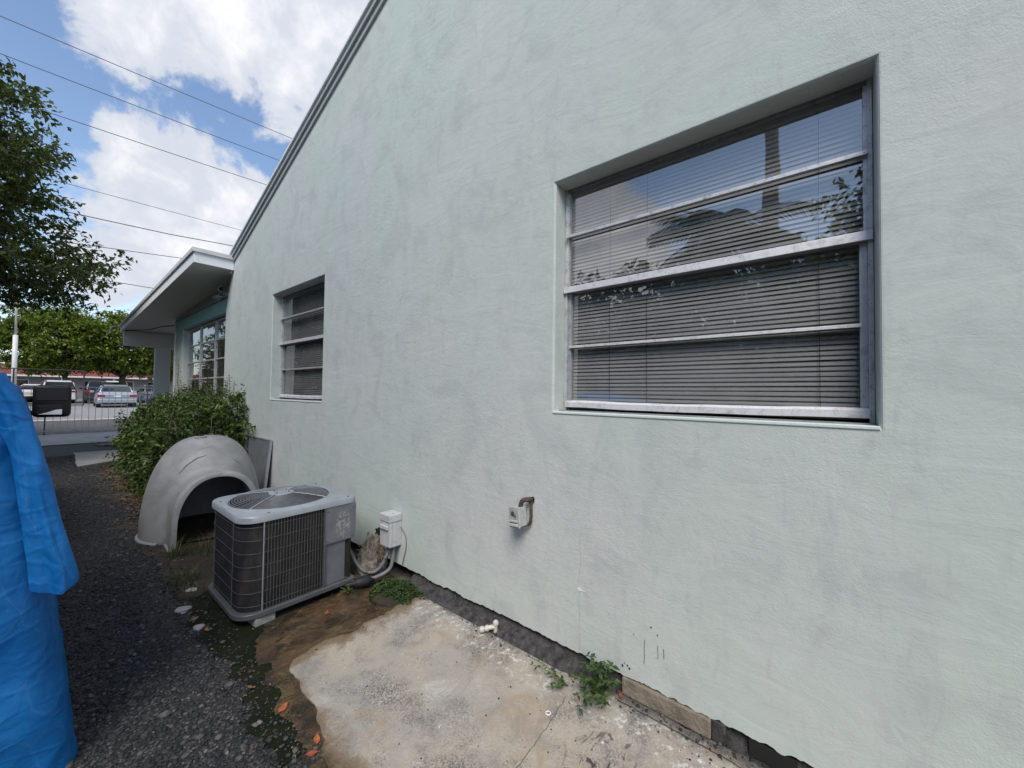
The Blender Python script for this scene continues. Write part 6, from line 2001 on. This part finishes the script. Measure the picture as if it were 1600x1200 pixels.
def make_car(label, x, y, rot, L_, W_, H_, paint, kind='sedan'):
    t = thing('parked_car', label, 'car', 'cars in the parking lot')
    hw = W_ / 2
    belt = 0.93 if kind == 'sedan' else 1.12
    deck = belt + (0.09 if kind == 'sedan' else 0.0)
    hood = belt - 0.08
    a = -L_ / 2
    secs = []
    for (yy, w, z0, z1) in ((0.0, 0.86, 0.45, deck - 0.20), (0.06, 0.95, 0.30, deck - 0.06), (0.25, 1.0, 0.24, deck), (0.9, 1.0, 0.20, belt + 0.05), (L_ * 0.5, 1.0, 0.20, belt), (L_ - 1.35, 0.99, 0.20, belt - 0.01), (L_ - 0.5, 0.96, 0.22, hood - 0.08), (L_ - 0.1, 0.88, 0.28, hood - 0.2), (L_, 0.78, 0.38, hood - 0.32)):
        secs.append(rrect_loop(hw * w, z0, z1, 0.11, a + yy, 0.06))
    loft(secs).build('body', paint, t, smooth=True, angle=35)
    gr = []
    if kind == 'sedan':
        prof = ((0.62, 0.80, belt), (1.25, 0.72, H_ - 0.10), (1.75, 0.68, H_ - 0.01), (2.5, 0.68, H_), (2.95, 0.71, H_ - 0.06), (3.75, 0.84, belt - 0.02))
    else:
        prof = ((0.12, 0.86, belt), (0.32, 0.80, H_ - 0.12), (0.6, 0.76, H_ - 0.01), (2.4, 0.76, H_), (2.95, 0.77, H_ - 0.06), (3.6, 0.86, belt - 0.02))
    for (yy, w, z1) in prof:
        gr.append(rrect_loop(hw * w * 1.08, belt - 0.12, z1, 0.015 if z1 < belt + 0.1 else 0.07, a + yy * L_ / 4.7, 0.16))
    cabin = loft(gr).build('cabin', DARKGLASS, t, smooth=True, angle=30)
    rp = []
    for (yy, w, z1) in prof[1:5]:
        rp.append([(sx * hw * w * 0.86, a + yy * L_ / 4.7, z1 + dz) for sx, dz in ((-1, -0.005), (1, -0.005), (0.96, 0.022), (-0.96, 0.022))])
    loft(rp).build('roof_panel', paint, t, smooth=True, angle=30)
    for s in (-1, 1):
        for (ya, yb, wa, wb, zb) in ((prof[0][0] + 0.1, prof[1][0] + 0.05, prof[0][1], prof[1][1], prof[1][2]), (prof[-1][0] - 0.1, prof[-2][0], prof[-1][1], prof[-2][1], prof[-2][2])):
            MB().tube([(s * hw * wa * 1.03, a + ya * L_ / 4.7, belt - 0.02), (s * hw * wb * 0.93, a + yb * L_ / 4.7, zb - 0.02)], 0.045, 6).build('pillar', paint, t, smooth=True)
        MB().box(s * hw * 0.70 - 0.24, s * hw * 0.70 + 0.24, a - 0.012, a + 0.16, belt - 0.26, belt - 0.10, bev=0.03).build('tail_light', TAIL, t)
    MB().box(-0.55, 0.55, a - 0.02, a + 0.1, belt - 0.30, belt - 0.10, bev=0.02).build('plate_recess', paint, t)
    MB().box(-0.16, 0.16, a - 0.028, a - 0.021, belt - 0.26, belt - 0.14).build('number_plate', PLATE, t)
    MB().box(-hw * 0.92, hw * 0.92, a - 0.06, a + 0.2, 0.30, 0.56, bev=0.05).build('bumper', paint, t)
    MB().box(-hw * 0.7, hw * 0.7, a - 0.035, a + 0.1, 0.20, 0.31, bev=0.02).build('bumper_valance', MIRROR_BLACK, t)
    for sx in (-1, 1):
        for yy in (a + 0.95, a + L_ - 0.95):
            wheel(t, sx * (hw - 0.12), yy, 0.33, 0.33, 0.22)
    for s in (-1, 1):
        MB().box(s * (hw + 0.09) - 0.09, s * (hw + 0.09) + 0.09, a + L_ * 0.60, a + L_ * 0.60 + 0.1, belt + 0.0, belt + 0.14, bev=0.03).build('door_mirror', paint, t)
    t.location = (x, y, 0.256)
    t.rotation_euler.z = rot
    return t
TAIL = simple('red_tail_light', (0.30, 0.012, 0.02), 0.2)
PLATE = simple('number_plate', (0.65, 0.66, 0.68), 0.5)
def carpaint(n, c, r=0.28, metal=0.3):
    return simple(n, c, r, metal=metal, vary=0.03)
SILVER = carpaint('silver_blue_paint', (0.42, 0.47, 0.53), 0.25, 0.5)
WHITEC = carpaint('white_car_paint', (0.70, 0.70, 0.70), 0.25, 0.0)
GREYC = carpaint('dark_grey_car_paint', (0.05, 0.052, 0.055), 0.25, 0.3)
BLUEC = carpaint('blue_grey_car_paint', (0.16, 0.20, 0.27), 0.25, 0.4)
REDC = carpaint('maroon_car_paint', (0.12, 0.02, 0.02), 0.25, 0.3)
make_car('silver sedan seen from behind beyond the picket fence', 1.42, 37.6, -0.03, 4.8, 1.86, 1.46, SILVER)
make_car('white sport utility vehicle parked left of the silver sedan', -0.95, 48.5, 0.05, 4.7, 1.9, 1.80, WHITEC, 'suv')
make_car('dark sport utility vehicle parked behind the silver sedan', 1.4, 47.5, -0.04, 4.7, 1.9, 1.72, GREYC, 'suv')
make_car('blue grey car parked right of the silver sedan behind the shrub', 4.6, 46.8, 0.02, 4.7, 1.85, 1.55, BLUEC)
make_car('maroon car parked at the far left above the tarp', -3.6, 46.5, 0.04, 4.7, 1.9, 1.70, REDC, 'suv')
make_car('white sedan parked far back under the left parking tree', -2.2, 56.5, 0.0, 4.7, 1.85, 1.50, WHITEC)
make_car('white van parked far back under the right parking tree', 3.0, 57, 0.0, 5.0, 1.95, 1.95, WHITEC, 'suv')

REDROOF = simple('faded_red_metal_roof', (0.34, 0.10, 0.085), 0.7, vary=0.12, scale=0.8)
lb = thing('long_building', 'long low grey building with faded red roof band behind the parking lot', 'building', None, (-10, 66, 0.25))
GREYWALL = simple('grey_building_wall', (0.27, 0.26, 0.27), 0.9, vary=0.1, scale=0.5)
L(MB().box(-45, 11, 64, 76, 0.24, 2.75).build('wall', GREYWALL, lb))
rf = L(MB().box(-45.6, 11.6, 63.2, 76.5, 2.76, 3.80).build('roof_band', REDROOF, lb))
for x in np.arange(-12, 12, 1.2):
    o = MB().box(x - 0.03, x + 0.03, 63.15, 63.2, 2.78, 3.78).build('roof_seam', REDROOF, rf)
    LM(o)
L(MB().box(-45.6, 11.6, 63.1, 63.19, 2.60, 2.755).build('fascia', WHITE_TRIM, lb))
for i, x in enumerate(np.arange(-11, 10, 2.6)):
    w_ = L(MB().box(x - 0.7, x + 0.7, 63.95, 63.998, 1.0, 2.3).build('window', WHITE_TRIM, lb))
    LM(MB().box(x - 0.62, x + 0.62, 63.93, 63.949, 1.08, 2.22).build('pane', DARKGLASS, w_))
for x in np.arange(-12, 11, 3.9):
    L(MB().box(x - 0.08, x + 0.08, 63.3, 63.46, 0.24, 2.6).build('post', WHITE_TRIM, lb))
gb = thing('gabled_building', 'distant pale grey gabled roof rising behind the red roof band', 'building', None, (4, 90, 0.25))
L(MB().box(-6, 7, 88, 96, 0.24, 4.2).build('wall', GREYWALL, gb))
mm = MB()
mm.prism([(-7, 4.2), (8, 4.2), (0.5, 6.0)], lambda p, t: (p[0], t, p[1]), 87.5, 96.5)
L(mm.build('roof', simple('pale_grey_roofing', (0.36, 0.36, 0.37), 0.9), gb))
POLE = simple('white_pole_paint', (0.60, 0.60, 0.60), 0.5, vary=0.08)
lp = thing('light_pole', 'slim white light pole rising behind the wire fence at far left', 'pole', None, (-2.93, 42.5, 0.25))
L(MB().tube([(-2.93, 42.5, 0.2), (-2.95, 42.5, 5.0)], [0.13, 0.12], 10).build('lower_shaft', POLE, lp, smooth=True))
L(MB().tube([(-2.95, 42.5, 5.0), (-2.97, 42.5, 9.5)], [0.06, 0.045], 10).build('upper_shaft', POLE, lp, smooth=True))
L(MB().tube([(-2.97, 42.5, 9.4), (-3.4, 42.5, 9.7), (-4.2, 42.5, 9.8)], 0.04, 8).build('lamp_arm', POLE, lp, smooth=True))
L(MB().box(-4.7, -4.1, 42.4, 42.6, 9.74, 9.86, bev=0.02).build('lamp_head', POLE, lp))
# overhead lines along the street
CABLE = simple('overhead_cable', (0.10, 0.11, 0.125), 0.7)
names = ['topmost', 'second', 'third', 'fourth', 'fifth', 'sixth', 'lowest']
for (za, zb, xa, xb, rad), nm in zip(((14.25, 14.89, -3.06, 6.41, 0.020), (12.98, 13.43, -2.55, 5.82, 0.020), (11.53, 11.91, -2.15, 5.26, 0.020), (9.14, 9.24, -0.84, 4.17, 0.015), (8.02, 8.36, -1.76, 3.85, 0.026), (7.05, 7.26, -0.18, 1.92, 0.020), (5.74, 5.74, 0.04, 1.08, 0.020)), names):
    sl = (zb - za) / (xb - xa)
    pts = []
    for i in range(61):
        x = -45 + 90 * i / 60
        z = za + sl * (x - xa) + 0.0006 * ((x - 1.5) ** 2 - 20)
        if nm == 'fifth':
            z += 0.03 * math.sin(x * 3.1)
        pts.append((x, 22.0, z))
    tag(MB().tube(pts, rad * 0.72, 5).build('overhead_wire', CABLE, None, smooth=True), nm + ' overhead wire crossing the sky above the porch roof', 'wire', 'overhead wires along the street')
